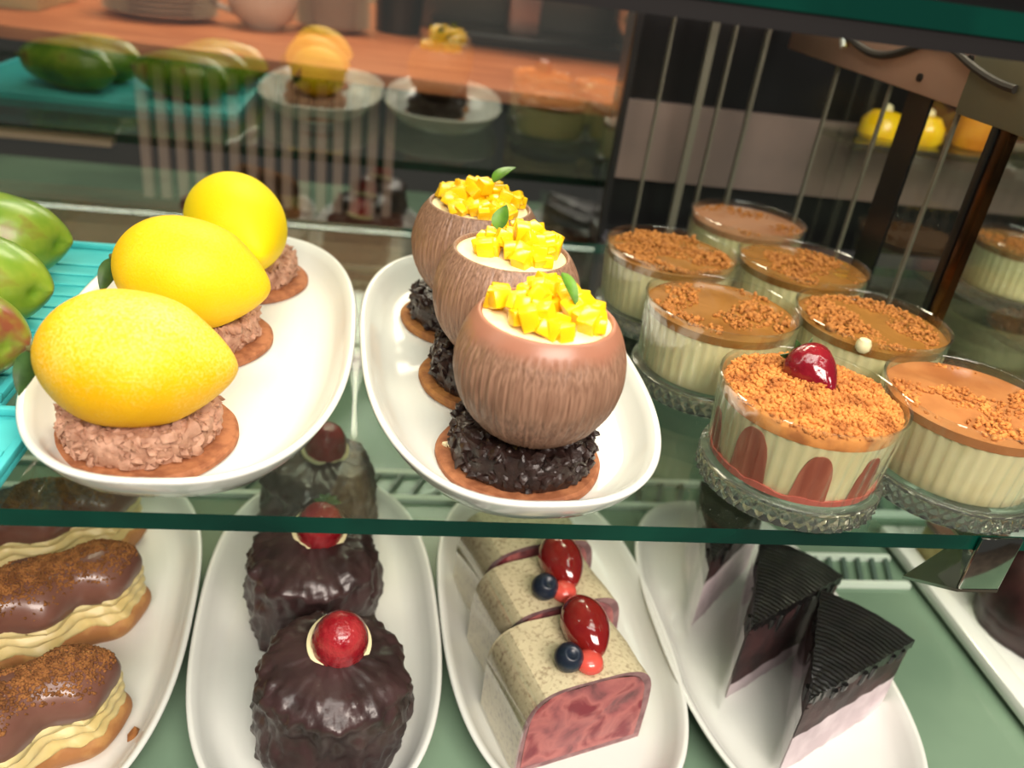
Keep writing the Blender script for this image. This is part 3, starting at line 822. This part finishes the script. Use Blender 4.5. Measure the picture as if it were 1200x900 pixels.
# ------------------------------------------------------------------ chocolate glazed cakes on the deck
PZ = DECK + PF
M_GLZ = mat('chocolate_glaze', srgb(66, 46, 46), rough=0.36, color2=srgb(46, 31, 31), scale=40, coat=0.12, bump=0.5, bscale=160)
M_WCH = mat('white_chocolate', srgb(236, 222, 176), rough=0.4)
def glazed_cake(seed):
    R, Hh = 0.0405, 0.066; prof = [(0,0),(R*0.8,0)]
    for i in range(16): prof.append((R*(0.97+0.03*sin(pi*i/15)), 0.001+0.050*i/15))
    for i in range(1, 11):
        a = pi/2*i/10; prof.append((R-0.015+0.015*cos(a)*0.97, 0.051+0.0135*sin(a)))
    prof += [(R*0.5, Hh+0.0003), (R*0.28, Hh+0.0012), (0, Hh+0.0015)]
    def mod(r, z, a, i):
        if z < 0.0005: return r, z
        p = (cos(a)*r*34, sin(a)*r*34, z*34+seed)
        n1 = fbm(p, 4); n2 = fbm((p[0]*4, p[1]*4, p[2]*4), 2)
        k = 0.0042*n1+0.0020*n2
        # crusty shoulder
        if 0.046 < z < 0.062: k += 0.0016*abs(fbm((cos(a)*9, sin(a)*9, z*160+seed), 3))
        return r + k*(1 if z < 0.058 else 0.4), z + (0.5*k if z > 0.051 else 0)
    v, f = lathe(prof, 150, mod); return MB().add(v, f)
def cake_berry(t, x, y, z, rx, ry, s=1.0, green=False):
    e = strawberry(0.026*s, 0.025*s)
    ring = lathe([(0,0.0),(0.0118*s,0.0),(0.0138*s,0.0015),(0.0138*s,0.0038),(0.012*s,0.005),(0,0.005)], 40)
    r = MB().add(*ring).build('white_chocolate_disc', M_WCH, t); r.location = (x, y, z); r.rotation_euler = (rx, ry, 0)
    prof = [(0.0122*s, 0.0048)]
    for i in range(1, 13):
        a = pi/2*i/12; prof.append((0.0122*s*cos(a)**0.8 if i < 12 else 0.0, 0.0048+0.0165*s*sin(a)))
    v, f = lathe(prof, 48, lambda r_, z_, a, i: (r_*(1-0.03*max(0, sin(a*11+(i % 2)*pi))), z_))
    b = MB().add(v, f).build('strawberry', M_BERRYL, t, angle=180); b.location = (x, y, z); b.rotation_euler = (rx, ry, 0)
    if green:
        for k in range(5):
            l = leaf_mesh(0.010, 0.004, 0.8).build('calyx_leaf', M_LEAF, b); l.location = (0.002, 0.006*s, 0.018*s); l.rotation_euler = (0, radians(-10), radians(20+k*35))
for (x, y, sd, lb, g, rx) in ((-0.0165, 0.3180, 3.0, 'chocolate glazed cake with strawberry on a white chocolate disc, under no shelf glass', False, radians(22)),
                          (-0.0345, 0.4100, 8.0, 'smooth chocolate glazed cake with leafy strawberry, middle of the three', True, radians(20)),
                          (-0.0385, 0.4985, 15.0, 'chocolate glazed cake with strawberry, seen only through the glass shelf', False, radians(10))):
    t = empty('glazed_cake', (x, y, PZ)); tag(t, lb, 'cake', 'chocolate glazed cakes on the oval plate')
    glazed_cake(sd).build('glazed_body', M_GLZ, t, angle=180)
    cake_berry(t, 0.003, 0.006, 0.0665, rx, radians(6), 1.22, g)

# ------------------------------------------------------------------ eclairs on the deck
M_CHOUX = mat('choux_pastry', srgb(196, 150, 88), rough=0.6, color2=srgb(160, 108, 62), scale=50, bump=0.4, bscale=160)
M_ECREAM = mat('piped_cream', srgb(216, 200, 146), rough=0.45, sss=0.1, color2=srgb(206, 186, 124), scale=40)
M_ECHOC = mat('milk_chocolate_glaze', srgb(118, 80, 68), rough=0.32, color2=srgb(98, 62, 50), scale=30, coat=0.25)
M_COCOA = mat('cocoa_dust', srgb(150, 98, 50), rough=0.9, color2=srgb(112, 68, 30), scale=200)
def capsule(Lh, R, lob, z0, z1, seed, nz, bulge, frill=0.0, nf=0):
    """lobed bun lying along X: stack of stadium rings from z0 to z1"""
    N = 128; v = []; f = []
    def ring(k, z, j):
        out = []
        for i in range(N):
            a = 2*pi*i/N
            x = (Lh-R)*math.copysign(abs(cos(a))**0.75, cos(a)) + R*k*cos(a); y = R*k*sin(a)
            lo = 1+lob*cos(3*pi*x/Lh)
            y *= lo
            n_ = 1+0.05*fbm((x*40, y*40, z*60+seed), 3)
            if nf: n_ += frill*cos(nf*a+j*0.5)
            out.append((x*(0.99+0.01*n_), y*n_, z + 0.001*fbm((x*45, y*45, seed+4), 2)))
        return out
    rows = []
    for j in range(nz+1):
        t = j/nz; rows.append((bulge(t), z0+(z1-z0)*t))
    for j, (k, z) in enumerate(rows): v += ring(k, z, j)
    for j in range(nz):
        for i in range(N):
            i2 = (i+1) % N; f.append((j*N+i, j*N+i2, (j+1)*N+i2, (j+1)*N+i))
    f.append(tuple(range(N))[::-1]); f.append(tuple(nz*N+i for i in range(N)))
    return MB().add(v, f)
def eclair(x, y, rz, seed, label):
    rng = random.Random(seed)
    t = empty('eclair', (x, y, PZ), rz); tag(t, label, 'eclair', 'cocoa dusted eclairs on the oval plate')
    capsule(0.064, 0.0235, 0.18, 0.0, 0.018, seed, 8, lambda u: 0.80+0.2*sin(pi*min(1, u*0.9))).build('pastry_base', M_CHOUX, t)
    capsule(0.0615, 0.0225, 0.19, 0.014, 0.037, seed+2, 14, lambda u: 0.86+0.14*abs(sin(pi*u*3)), 0.06, 24).build('piped_cream', M_ECREAM, t)
    top = capsule(0.061, 0.0230, 0.19, 0.033, 0.058, seed+3, 14, lambda u: sqrt(max(0.0, 1-(max(0, u-0.25)/0.76)**2))*(0.94+0.06*min(1, u*4)))
    top.build('chocolate_top', M_ECHOC, t, angle=180)
    from mathutils.bvhtree import BVHTree
    tree = BVHTree.FromPolygons([Vector(q) for q in top.v], top.f)
    m = MB(); k = 0; tries = 0
    while k < 4200 and tries < 30000:
        tries += 1
        px = rng.uniform(-0.060, 0.060); py = rng.gauss(0, 0.0105)
        if fbm((px*40+seed, py*40, 5), 2) < -0.42: continue
        hit, nrm, _, _ = tree.ray_cast(Vector((px, py, 0.2)), Vector((0, 0, -1)))
        if hit is None or abs(nrm.z) < 0.45: continue
        s = rng.uniform(0.0004, 0.0010); lump(m, hit+Vector((0, 0, s*0.2)), s, rng); k += 1
    c = m.build('cocoa_dusting', M_COCOA, t, angle=180); c['kind'] = 'stuff'
eclair(-0.1790, 0.3020, radians(33), 2.0, 'cocoa dusted eclair with striped piped cream, beside a stray crumb on the plate')
eclair(-0.1900, 0.3860, radians(33), 9.0, 'cocoa dusted eclair with cream swirls, between the two other eclairs')
eclair(-0.2130, 0.4620, radians(27), 16.0, 'cocoa dusted eclair whose top shows through the glass shelf edge')
m = MB(); lump(m, (0, 0, 0.0022), 0.0042, random.Random(3), jit=0.25, stretch=0.3)
o = m.build('pastry_crumb', M_COCOA, loc=(-0.1200, 0.3185, PZ+0.0012)); tag(o, 'stray brown crumb lying on the eclair plate rim', 'crumb')

# ------------------------------------------------------------------ roll cakes on the deck
M_ROLL = mat('dusted_sponge', srgb(206, 194, 158), rough=0.75, color2=srgb(150, 130, 102), scale=380, detail=8, lo=0.50, hi=0.74, bump=0.5, bscale=260)
M_ROLLE = mat('sponge_edge', srgb(150, 116, 116), rough=0.7, color2=srgb(120, 88, 90), scale=120)
M_PINK = bpy.data.materials.new('strawberry_mousse'); M_PINK.use_nodes = True
def _pk():
    nt = M_PINK.node_tree; N = nt.nodes; L = nt.links; b = N['Principled BSDF']; b.inputs['Roughness'].default_value = 0.4
    tc = N.new('ShaderNodeTexCoord')
    n = N.new('ShaderNodeTexNoise'); n.inputs['Scale'].default_value = 48; n.inputs['Detail'].default_value = 4; n.inputs['Distortion'].default_value = 0.6
    L.new(tc.outputs['Object'], n.inputs['Vector'])
    r = N.new('ShaderNodeValToRGB'); e = r.color_ramp.elements
    e[0].position = 0.34; e[0].color = srgb(92, 58, 62); e[1].position = 0.45; e[1].color = srgb(150, 84, 86)
    q = e.new(0.55); q.color = srgb(176, 104, 100); q = e.new(0.66); q.color = srgb(124, 44, 54)
    L.new(n.outputs['Fac'], r.inputs['Fac']); L.new(r.outputs['Color'], b.inputs['Base Color'])
_pk()
M_BERRYD = mat('glazed_strawberry', srgb(122, 22, 22), rough=0.1, coat=0.9, color2=srgb(142, 36, 30), scale=50)
M_BLUE = mat('blueberry', srgb(22, 30, 44), rough=0.35, color2=srgb(34, 44, 60), scale=60)
def loaf_profile(w_, h, n=40, ex=0.5, ey=0.36):
    pts = []
    for i in range(n+1):
        a = pi*i/n
        c, s = cos(a), sin(a)
        pts.append((w_/2*math.copysign(abs(c)**ex, c), h*abs(s)**ey))
    return pts
def roll_cake(x, y, rz, seed, label, berries=True, Lh=0.0250):
    t = empty('roll_cake', (x, y, PZ), rz); tag(t, label, 'cake', 'cocoa dusted roll cakes on the oval plate')
    P = loaf_profile(0.082, 0.061); Q = [(a*0.90, 0.003+b*0.90) for a, b in P]
    n = len(P); m = MB(); v = []; f = []; rows = 9
    for j in range(rows):
        u = -Lh+2*Lh*j/(rows-1)
        for (a, b) in P:
            d = 1+0.022*fbm((a*30, b*30, u*30+seed), 3)
            v.append((a*d, u, b*d if b > 0.002 else b))
    for j in range(rows-1):
        for i in range(n-1): f.append((j*n+i, j*n+i+1, (j+1)*n+i+1, (j+1)*n+i))
        f.append((j*n+n-1, j*n, (j+1)*n, (j+1)*n+n-1))
    m.add(v, f, 0)
    for j, yy in ((0, -Lh), (rows-1, Lh)):
        q0 = len(m.v); m.v += [(a, yy+0.0006*math.copysign(1, -yy), b) for a, b in Q]
        for i in range(n-1): m.f.append((j*n+i, j*n+i+1, q0+i+1, q0+i)); m.mi.append(1)
        m.f.append((j*n+n-1, j*n, q0, q0+n-1)); m.mi.append(1)
    m.build('sponge_wrap', [M_ROLL, M_ROLLE], t)
    for sgn in (-1, 1):
        mm = MB(); v = []; f = []; K = 8
        for k in range(K+1):
            g = 1-k/K
            for a, b in Q:
                xx, zz = a*g, 0.026+(b-0.026)*g
                v.append((xx, sgn*(Lh-0.0004+0.0016*(1-g*g)+0.0009*fbm((xx*70, zz*70, seed), 3)), zz))
        for k in range(K):
            for i in range(n-1): f.append((k*n+i, k*n+i+1, (k+1)*n+i+1, (k+1)*n+i))
            f.append((k*n+n-1, k*n, (k+1)*n, (k+1)*n+n-1))
        mm.add(v, f).build('pink_filling', M_PINK, t)
    # clear film on the flank
    fl = []
    for i in range(14):
        a, b = P[n-1-i]; fl.append((a*1.035, b*1.02+0.001))
    v = []; f = []
    for (a, b) in fl: v += [(a, -Lh-0.004, b), (a, Lh*0.9, b)]
    for i in range(len(fl)-1): f.append((2*i, 2*i+1, 2*i+3, 2*i+2))
    MB().add(v, f).build('plastic_film', M_FILM, t)
    if berries:
        pr_ = [(0, 0)]+[(0.0135*sin(pi*(i/18)**0.85)**0.66, 0.042*i/18) for i in range(1, 18)]+[(0, 0.042)]
        v, fc = lathe(pr_, 40); s = MB().add(v, fc).build('strawberry', M_BERRYD, t, angle=180)
        s.location = Matrix.Rotation(-rz, 3, 'Z') @ Vector((0.0020, 0.0270, 0.0720)); s.rotation_euler = (radians(97), 0, -rz+radians(12))
        v, fc = lathe([(0,-0.0082),(0.004,-0.0072),(0.0072,-0.004),(0.0082,0),(0.0072,0.004),(0.0046,0.0068),(0.0034,0.0074),(0.0026,0.0062),(0,0.0060)], 30)
        bb = MB().add(v, fc).build('blueberry', M_BLUE, t, angle=180); bb.rotation_euler = (radians(25), 0, 0)
        w3 = Matrix.Rotation(-rz, 3, 'Z') @ Vector((-0.0075, -0.0150, 0.0685)); bb.location = w3
        g = MB().add(*lathe([(0,-0.006),(0.005,-0.0045),(0.0082,0),(0.0065,0.0042),(0.003,0.0058),(0,0.006)], 24))
        gg = g.build('strawberry_piece', mat('coral_berry', srgb(214, 84, 72), rough=0.25, coat=0.4), t, angle=180)
        gg.location = Matrix.Rotation(-rz, 3, 'Z') @ Vector((0.0045, -0.0155, 0.0650))
roll_cake(0.1165, 0.3290, radians(17), 1.0, 'dusted roll cake with cut pink strawberry filling face and berries on top')
roll_cake(0.1115, 0.3835, radians(17), 5.0, 'dusted roll cake with strawberry and blueberry, between the two other roll cakes', Lh=0.0225)
roll_cake(0.1050, 0.4380, radians(17), 9.0, 'plain dusted roll cake without visible berries, mostly under the shelf glass', berries=False, Lh=0.0225)

# ------------------------------------------------------------------ black cake slices on the deck
M_BLK = mat('black_chocolate', srgb(15, 15, 15), rough=0.36, color2=srgb(24, 22, 22), scale=90, coat=0.2)
M_SPG = mat('dark_sponge', srgb(46, 34, 34), rough=0.55, color2=srgb(66, 42, 42), scale=60, bump=0.4, bscale=200)
M_LAV = mat('pale_cream_layer', srgb(214, 200, 204), rough=0.45, color2=srgb(188, 172, 178), scale=40, bump=0.3, bscale=120)
def cake_slice(x, y, rz, Ln, half, label, split=0.45):
    """wedge with its tip at the origin, opening along +X"""
    t = empty('cake_slice', (x, y, PZ), rz); tag(t, label, 'cake slice', 'black cake slices on the oval plate')
    Hh = 0.061; rng = random.Random(int(x*1e5))
    def outline(s=1.0):
        pts = [(0.0, 0.0)]
        for i in range(9):
            a = -half+2*half*i/8; pts.append((Ln*s*cos(a), Ln*s*sin(a)))
        return pts
    def prism(z0, z1, s0=1.0, amp=0.0):
        o = outline(s0); n = len(o); m = MB(); v = []; f = []; R = 8
        # walls resampled for a slightly rough cut
        edge = []
        for i in range(n):
            a, b = Vector(o[i]), Vector(o[(i+1) % n]); k = max(1, int((b-a).length/0.004))
            for q in range(k): edge.append(a+(b-a)*q/k)
        ne = len(edge)
        for j in range(R+1):
            z = z0+(z1-z0)*j/R
            for p in edge:
                d = amp*fbm((p.x*80, p.y*80, z*80), 3); v.append((p.x+d, p.y+d, z))
        for j in range(R):
            for i in range(ne):
                i2 = (i+1) % ne; f.append((j*ne+i, j*ne+i2, (j+1)*ne+i2, (j+1)*ne+i))
        f.append(tuple(range(ne))[::-1]); f.append(tuple(R*ne+i for i in range(ne)))
        return m.add(v, f)
    prism(0.0, Hh*split, 1.0, 0.0006).build('cream_layer', M_LAV, t)
    prism(Hh*split, Hh-0.004, 1.0, 0.0009).build('dark_sponge', M_SPG, t)
    # combed top with ridges running across the slice
    m = MB(); v = []; f = []; K = 120; W = 12
    for i in range(K+1):
        r = Ln*1.02*i/K
        rg = 0.0009*(0.5-0.5*cos(2*pi*r/0.0038))
        for j in range(W+1):
            a = -half*1.03+2*half*1.03*j/W
            fray = 0.0008*fbm((r*160, a*20, 3), 2)
            v.append((r*cos(a)+0.001*fbm((r*60, a*9, 1), 2), r*sin(a)+fray, Hh+rg+0.0006*fbm((r*80, a*8, 7), 2)))
    n = len(v); v += [(p[0], p[1], Hh-0.0055-0.0035*abs(fbm((p[0]*140, p[1]*140, 5), 2))) for p in v]
    w1 = W+1
    for i in range(K):
        for j in range(W):
            a = i*w1+j; f.append((a, a+1, a+w1+1, a+w1)); f.append((n+a, n+a+w1, n+a+w1+1, n+a+1))
        a = i*w1; f.append((a, a+w1, n+a+w1, n+a)); a += W; f.append((a, n+a, n+a+w1, a+w1))
    for j in range(W):
        a = K*w1+j; f.append((a, a+1, n+a+1, n+a))
    m.add(v, f).build('combed_topping', M_BLK, t, angle=50)
    # drips over the edges
    for k in range(9):
        r = Ln*(0.15+0.1*k*0.95); sgn = -1 if k % 3 else 1
        a = sgn*half; L_ = rng.uniform(0.006, 0.016)
        p = Vector((r*cos(a), r*sin(a), Hh-0.003))
        MB().tube([p, p-Vector((0,0,L_*0.6)), p-Vector((0,0,L_))], [0.0024, 0.002, 0.0009], 8).build('chocolate_drip', M_BLK, t)
    # clear film standing along one cut face
    a = half; e = Vector((cos(a), sin(a), 0)); q = Vector((-sin(a), cos(a), 0))*0.003
    p0 = q - e*0.012; p1 = q + e*(Ln*0.95)
    v = []; f = []
    for i in range(9):
        p = p0+(p1-p0)*i/8 + Vector((-sin(a), cos(a), 0))*0.0015*sin(i*1.3)
        v += [(p.x, p.y, 0.0005), (p.x, p.y, Hh*1.02)]
    for i in range(8): f.append((2*i, 2*i+2, 2*i+3, 2*i+1))
    MB().add(v, f).build('plastic_film', M_FILM, t)
cake_slice(0.2400, 0.2900, radians(44), 0.098, radians(17), 'black cake slice with frayed combed chocolate top and pale cream base', 0.5)
cake_slice(0.2270, 0.3440, radians(47), 0.094, radians(17), 'black cake slice with combed top and dark cut side, between two other slices', 0.20)
cake_slice(0.2230, 0.4050, radians(60), 0.090, radians(16), 'cake slice with pale cut sides, mostly under the shelf glass', 0.62)

# rectangular tray with a chocolate dome at the right
rt_ = empty('serving_tray', (0.545, 0.395, DECK)); tag(rt_, 'rectangular white serving tray with straight rim beside the cake slice plate', 'tray')
MB().box(-0.105, 0.105, -0.105, 0.105, 0.0, 0.008).build('tray_floor', M_PORC, rt_, bevel=0.002)
for (a, b, c, d) in ((-0.121, -0.105, -0.121, 0.121), (0.105, 0.121, -0.121, 0.121), (-0.105, 0.105, -0.121, -0.105), (-0.105, 0.105, 0.105, 0.121)):
    MB().box(a, b, c, d, 0.004, 0.015).build('tray_rim', M_PORC, rt_, bevel=0.003)
t = empty('chocolate_dome', (0.490, 0.405, DECK+0.008)); tag(t, 'dark chocolate dome cake with reddish sheen on the rectangular white tray', 'cake')
v, f = lathe([(0,0),(0.038,0),(0.042,0.002),(0.043,0.02),(0.041,0.038),(0.034,0.052),(0.022,0.060),(0.01,0.063),(0,0.0635)], 72, lambda r, z, a, i: (r*(1+0.03*fbm((cos(a)*3, sin(a)*3, z*50), 3)), z))
MB().add(v, f).build('dome', mat('red_chocolate', srgb(62, 34, 34), rough=0.3, color2=srgb(40, 24, 24), scale=40), t, angle=180)
v, f = lathe([(0,0),(0.006,0.0005),(0.0085,0.004),(0.006,0.010),(0.002,0.013),(0,0.0132)], 24)
MB().add(v, f).build('cream_rosette', M_WCH, t).location = (0, 0, 0.0625)
t = empty('sponge_cake', (0.470, 0.468, DECK+0.008)); tag(t, 'pale yellow sponge cake block on the rectangular tray behind chrome clip', 'cake')
MB().box(-0.030, 0.030, -0.022, 0.022, 0, 0.030).build('sponge', mat('yellow_sponge', srgb(176, 164, 110), rough=0.7, color2=srgb(150, 138, 86), scale=60, bump=0.4, bscale=200), t, bevel=0.004)
MB().box(-0.0305, 0.0305, -0.0225, 0.0225, 0.030, 0.036).build('brown_icing', M_ECHOC, t, bevel=0.002)

# ------------------------------------------------------------------ service counter behind the glass door
M_WOOD = mat('warm_wood', srgb(196, 122, 78), rough=0.45, color2=srgb(172, 98, 58), scale=9, stretch=(1, 9, 9), bump=0.15, bscale=40)
ct = empty('service_counter', (-0.15, 1.2, -1.0), 0); tag(ct, 'warm wooden service counter behind the half-mirrored door', 'counter')
def ctp(mb, name, m, **k):
    o = mb.build(name, m, ct, **k); o.location = (0.15, -1.2, 1.0); return o
p = [(-0.75, 1.045), (0.45, 0.905), (0.45, 1.75), (-0.75, 1.75)]
ctp(MB().add([(a, b, 0.056) for a, b in p]+[(a, b, 0.070) for a, b in p], [(0,3,2,1),(4,5,6,7),(0,1,5,4),(1,2,6,5),(2,3,7,6),(3,0,4,7)]), 'worktop', M_WOOD, bevel=0.0015)
ctp(MB().box(-0.72, 0.42, 1.12, 1.70, -1.0, 0.056), 'cabinet', mat('dark_cabinet', srgb(40, 34, 30), rough=0.5), smooth=False)
ctp(MB().box(-0.72, 0.42, 1.085, 1.12, -0.25, -0.135), 'lower_rail', mat('reddish_wood', srgb(120, 64, 44), rough=0.5, color2=srgb(90, 46, 34), scale=10, stretch=(1, 9, 9)), smooth=False)
sl = None
for i in range(15):
    if sl is None:
        sl = ctp(MB().box(-0.31, -0.298, 1.095, 1.12, -0.134, 0.03), 'slat', mat('pale_slat', srgb(190, 160, 150), rough=0.5), bevel=0.001); s = sl
    else:
        s = sl.copy(); col.objects.link(s)
    s.location.x = 0.15 + i*0.0215
ctp(MB().box(-0.62, -0.345, 1.10, 1.12, -0.075, -0.067), 'handle', mat('pale_handle', srgb(200, 170, 140), rough=0.4), smooth=False)
# crockery on the counter
M_CUPW = mat('cream_crockery', srgb(226, 206, 190), rough=0.25, coat=0.3)
def saucer_stack(x, y, n, R, label):
    t = empty('plate_stack', (x, y, 0.070)); tag(t, label, 'plate stack')
    sm = None
    for k in range(n):
        if sm is None:
            v, f = lathe([(0,0),(R*0.55,0),(R*0.6,0.002),(R*0.96,0.0085),(R,0.0098),(R*0.96,0.0105),(R*0.6,0.005),(0,0.0045)], 56)
            sm = MB().add(v, f).build('stacked_plate', M_CUPW, t); o = sm
        else:
            o = sm.copy(); col.objects.link(o)
        o.location = (0, 0, k*0.0062)
saucer_stack(-0.300, 1.205, 9, 0.070, 'low stack of cream saucers on the counter behind the mango reflection')
saucer_stack(-0.090, 1.275, 14, 0.052, 'taller stack of small cream plates beside the coffee cup')
t = empty('coffee_cup', (-0.175, 1.215, 0.070)); tag(t, 'cream coffee cup with round handle on the wooden counter', 'cup')
v, f = lathe([(0,0),(0.022,0),(0.024,0.003),(0.038,0.014),(0.046,0.034),(0.049,0.058),(0.0485,0.0605),(0.0465,0.058),(0.043,0.034),(0.034,0.016),(0,0.008)], 56)
MB().add(v, f).build('cup_body', M_CUPW, t)
MB().tube([(-0.045, 0, 0.048)]+[(-0.047-0.020*sin(pi*u), 0, 0.048-0.032*u) for u in (0.2,0.4,0.6,0.8)]+[(-0.038, 0, 0.016)], 0.0042, 10).build('cup_handle', M_CUPW, t)
t = empty('utensil_holder', (0.000, 1.335, 0.070)); tag(t, 'dark holder with pale wooden stirrers on the counter', 'holder')
v, f = lathe([(0,0),(0.030,0),(0.033,0.002),(0.036,0.075),(0.033,0.075),(0.030,0.005),(0,0.005)], 36)
MB().add(v, f).build('holder_pot', M_BLACK, t)
for k in range(9):
    a = k*0.7; MB().tube([(0.015*cos(a), 0.015*sin(a), 0.008), (0.034*cos(a)+0.006, 0.034*sin(a), 0.145)], 0.0035, 6).build('stirrer', mat('pale_stirrer', srgb(206, 170, 150), rough=0.6), t)
# espresso machine
M_MACH = mat('machine_grey', srgb(112, 108, 100), rough=0.35, metal=0.6)
t = empty('espresso_machine', (0.27, 1.42, 0.070)); tag(t, 'grey steel espresso machine with chrome group heads on the counter', 'coffee machine')
MB().box(-0.24, 0.26, 0.02, 0.28, 0.0, 0.30).build('machine_body', M_MACH, t, bevel=0.006)
MB().box(-0.24, 0.26, -0.15, 0.02, 0.17, 0.30).build('machine_head', M_MACH, t, bevel=0.006)
MB().box(-0.22, 0.24, -0.13, 0.02, 0.0, 0.018).build('drip_tray', M_BLACK, t, bevel=0.003)
for xx in (-0.085, 0.075):
    v, f = lathe([(0,0.10),(0.030,0.10),(0.032,0.104),(0.032,0.13),(0.026,0.15),(0.026,0.172),(0,0.172)], 32)
    g = MB().add(v, f).build('group_head', M_CHROME, t); g.location = (xx, -0.06, 0)
    MB().tube([(0,-0.03,0.112),(0,-0.08,0.110),(0,-0.135,0.104)], [0.006,0.008,0.009], 10).build('portafilter_handle', M_BLACK, g)
v, f = lathe([(0,0),(0.022,0),(0.0235,0.003),(0.021,0.035),(0.0235,0.060),(0.0225,0.060),(0.020,0.035),(0.021,0.004),(0,0.004)], 32)
MB().add(v, f).build('milk_jug', M_CHROME, t).location = (0.075, -0.06, 0.018)
MB().box(-0.108, -0.062, -0.085, -0.04, 0.018, 0.10).build('grinder_spout', mat('pinkish_steel', srgb(200, 168, 158), rough=0.35, metal=0.5), t, bevel=0.004)
t = empty('cardboard_box', (-0.52, 1.20, 0.070)); tag(t, 'plain cream cardboard box at the end of the wooden counter', 'box')
MB().box(-0.10, 0.10, -0.07, 0.07, 0.0, 0.12).build('box_body', mat('cardboard', srgb(206, 184, 136), rough=0.7, color2=srgb(190, 166, 118), scale=6), t, bevel=0.002)
MB().box(-0.101, 0.101, -0.071, 0.071, 0.112, 0.122).build('box_lid', MATS['cardboard'], t, bevel=0.001)

# yellow and orange reflections in the side glass, built as goods on a ledge
t = empty('glass_ledge', (0.62, 0.745, 0.098)); tag(t, 'narrow glass ledge fixed to black back panel beyond the partition', 'shelf')
o = MB().box(-0.22, 0.22, -0.045, 0.024, -0.006, 0.0).build('ledge_glass', [M_PANE], t, smooth=False)
for xx in (-0.16, 0.16): MB().tube([(xx, 0.02, -0.012), (xx, -0.02, -0.008)], 0.003, 8).build('ledge_peg', M_CHROME, t)
for (xx, sz, mm, lb) in ((0.440, 0.020, MATS['mango_flesh'], 'yellow reflection built as a round cake on the narrow ledge, next to the dark reflection strip'),
                         (0.482, 0.018, MATS['mango_flesh'], 'yellow reflection built as a round cake on the narrow ledge, next to the orange glow jar')):
    t = empty('yellow_reflection', (xx, 0.735, 0.098)); tag(t, lb, 'cake', 'yellow reflections built as small cakes on the ledge')  # solid shapes added for mango reflections in the partition glass
    v, f = lathe([(0,0),(sz*0.85,0),(sz,0.004),(sz*0.95,0.016),(sz*0.6,0.024),(0,0.026)], 32); MB().add(v, f).build('reflection_body', mm, t)
    v, f = lathe([(0,0),(0.005,0.0),(0.004,0.004),(0,0.006)], 14); MB().add(v, f).build('reflection_tip', M_WCH, t).location = (0, 0, 0.0255)
t = empty('orange_glow_jar', (0.532, 0.735, 0.098)); tag(t, 'orange glow in the side glass built as a honey jar on the narrow ledge', 'jar')  # jar added in place of an orange glow seen in the glass
v, f = lathe([(0,0),(0.015,0),(0.017,0.002),(0.017,0.040),(0.012,0.047),(0.012,0.052),(0,0.052)], 32)
MB().add(v, f).build('jar_body', mat('amber', srgb(214, 140, 40), rough=0.15, color2=srgb(190, 110, 30), scale=20, coat=0.5), t)
v, f = lathe([(0,0.052),(0.014,0.052),(0.014,0.062),(0,0.062)], 28); MB().add(v, f).build('jar_lid', M_STEELD, t)
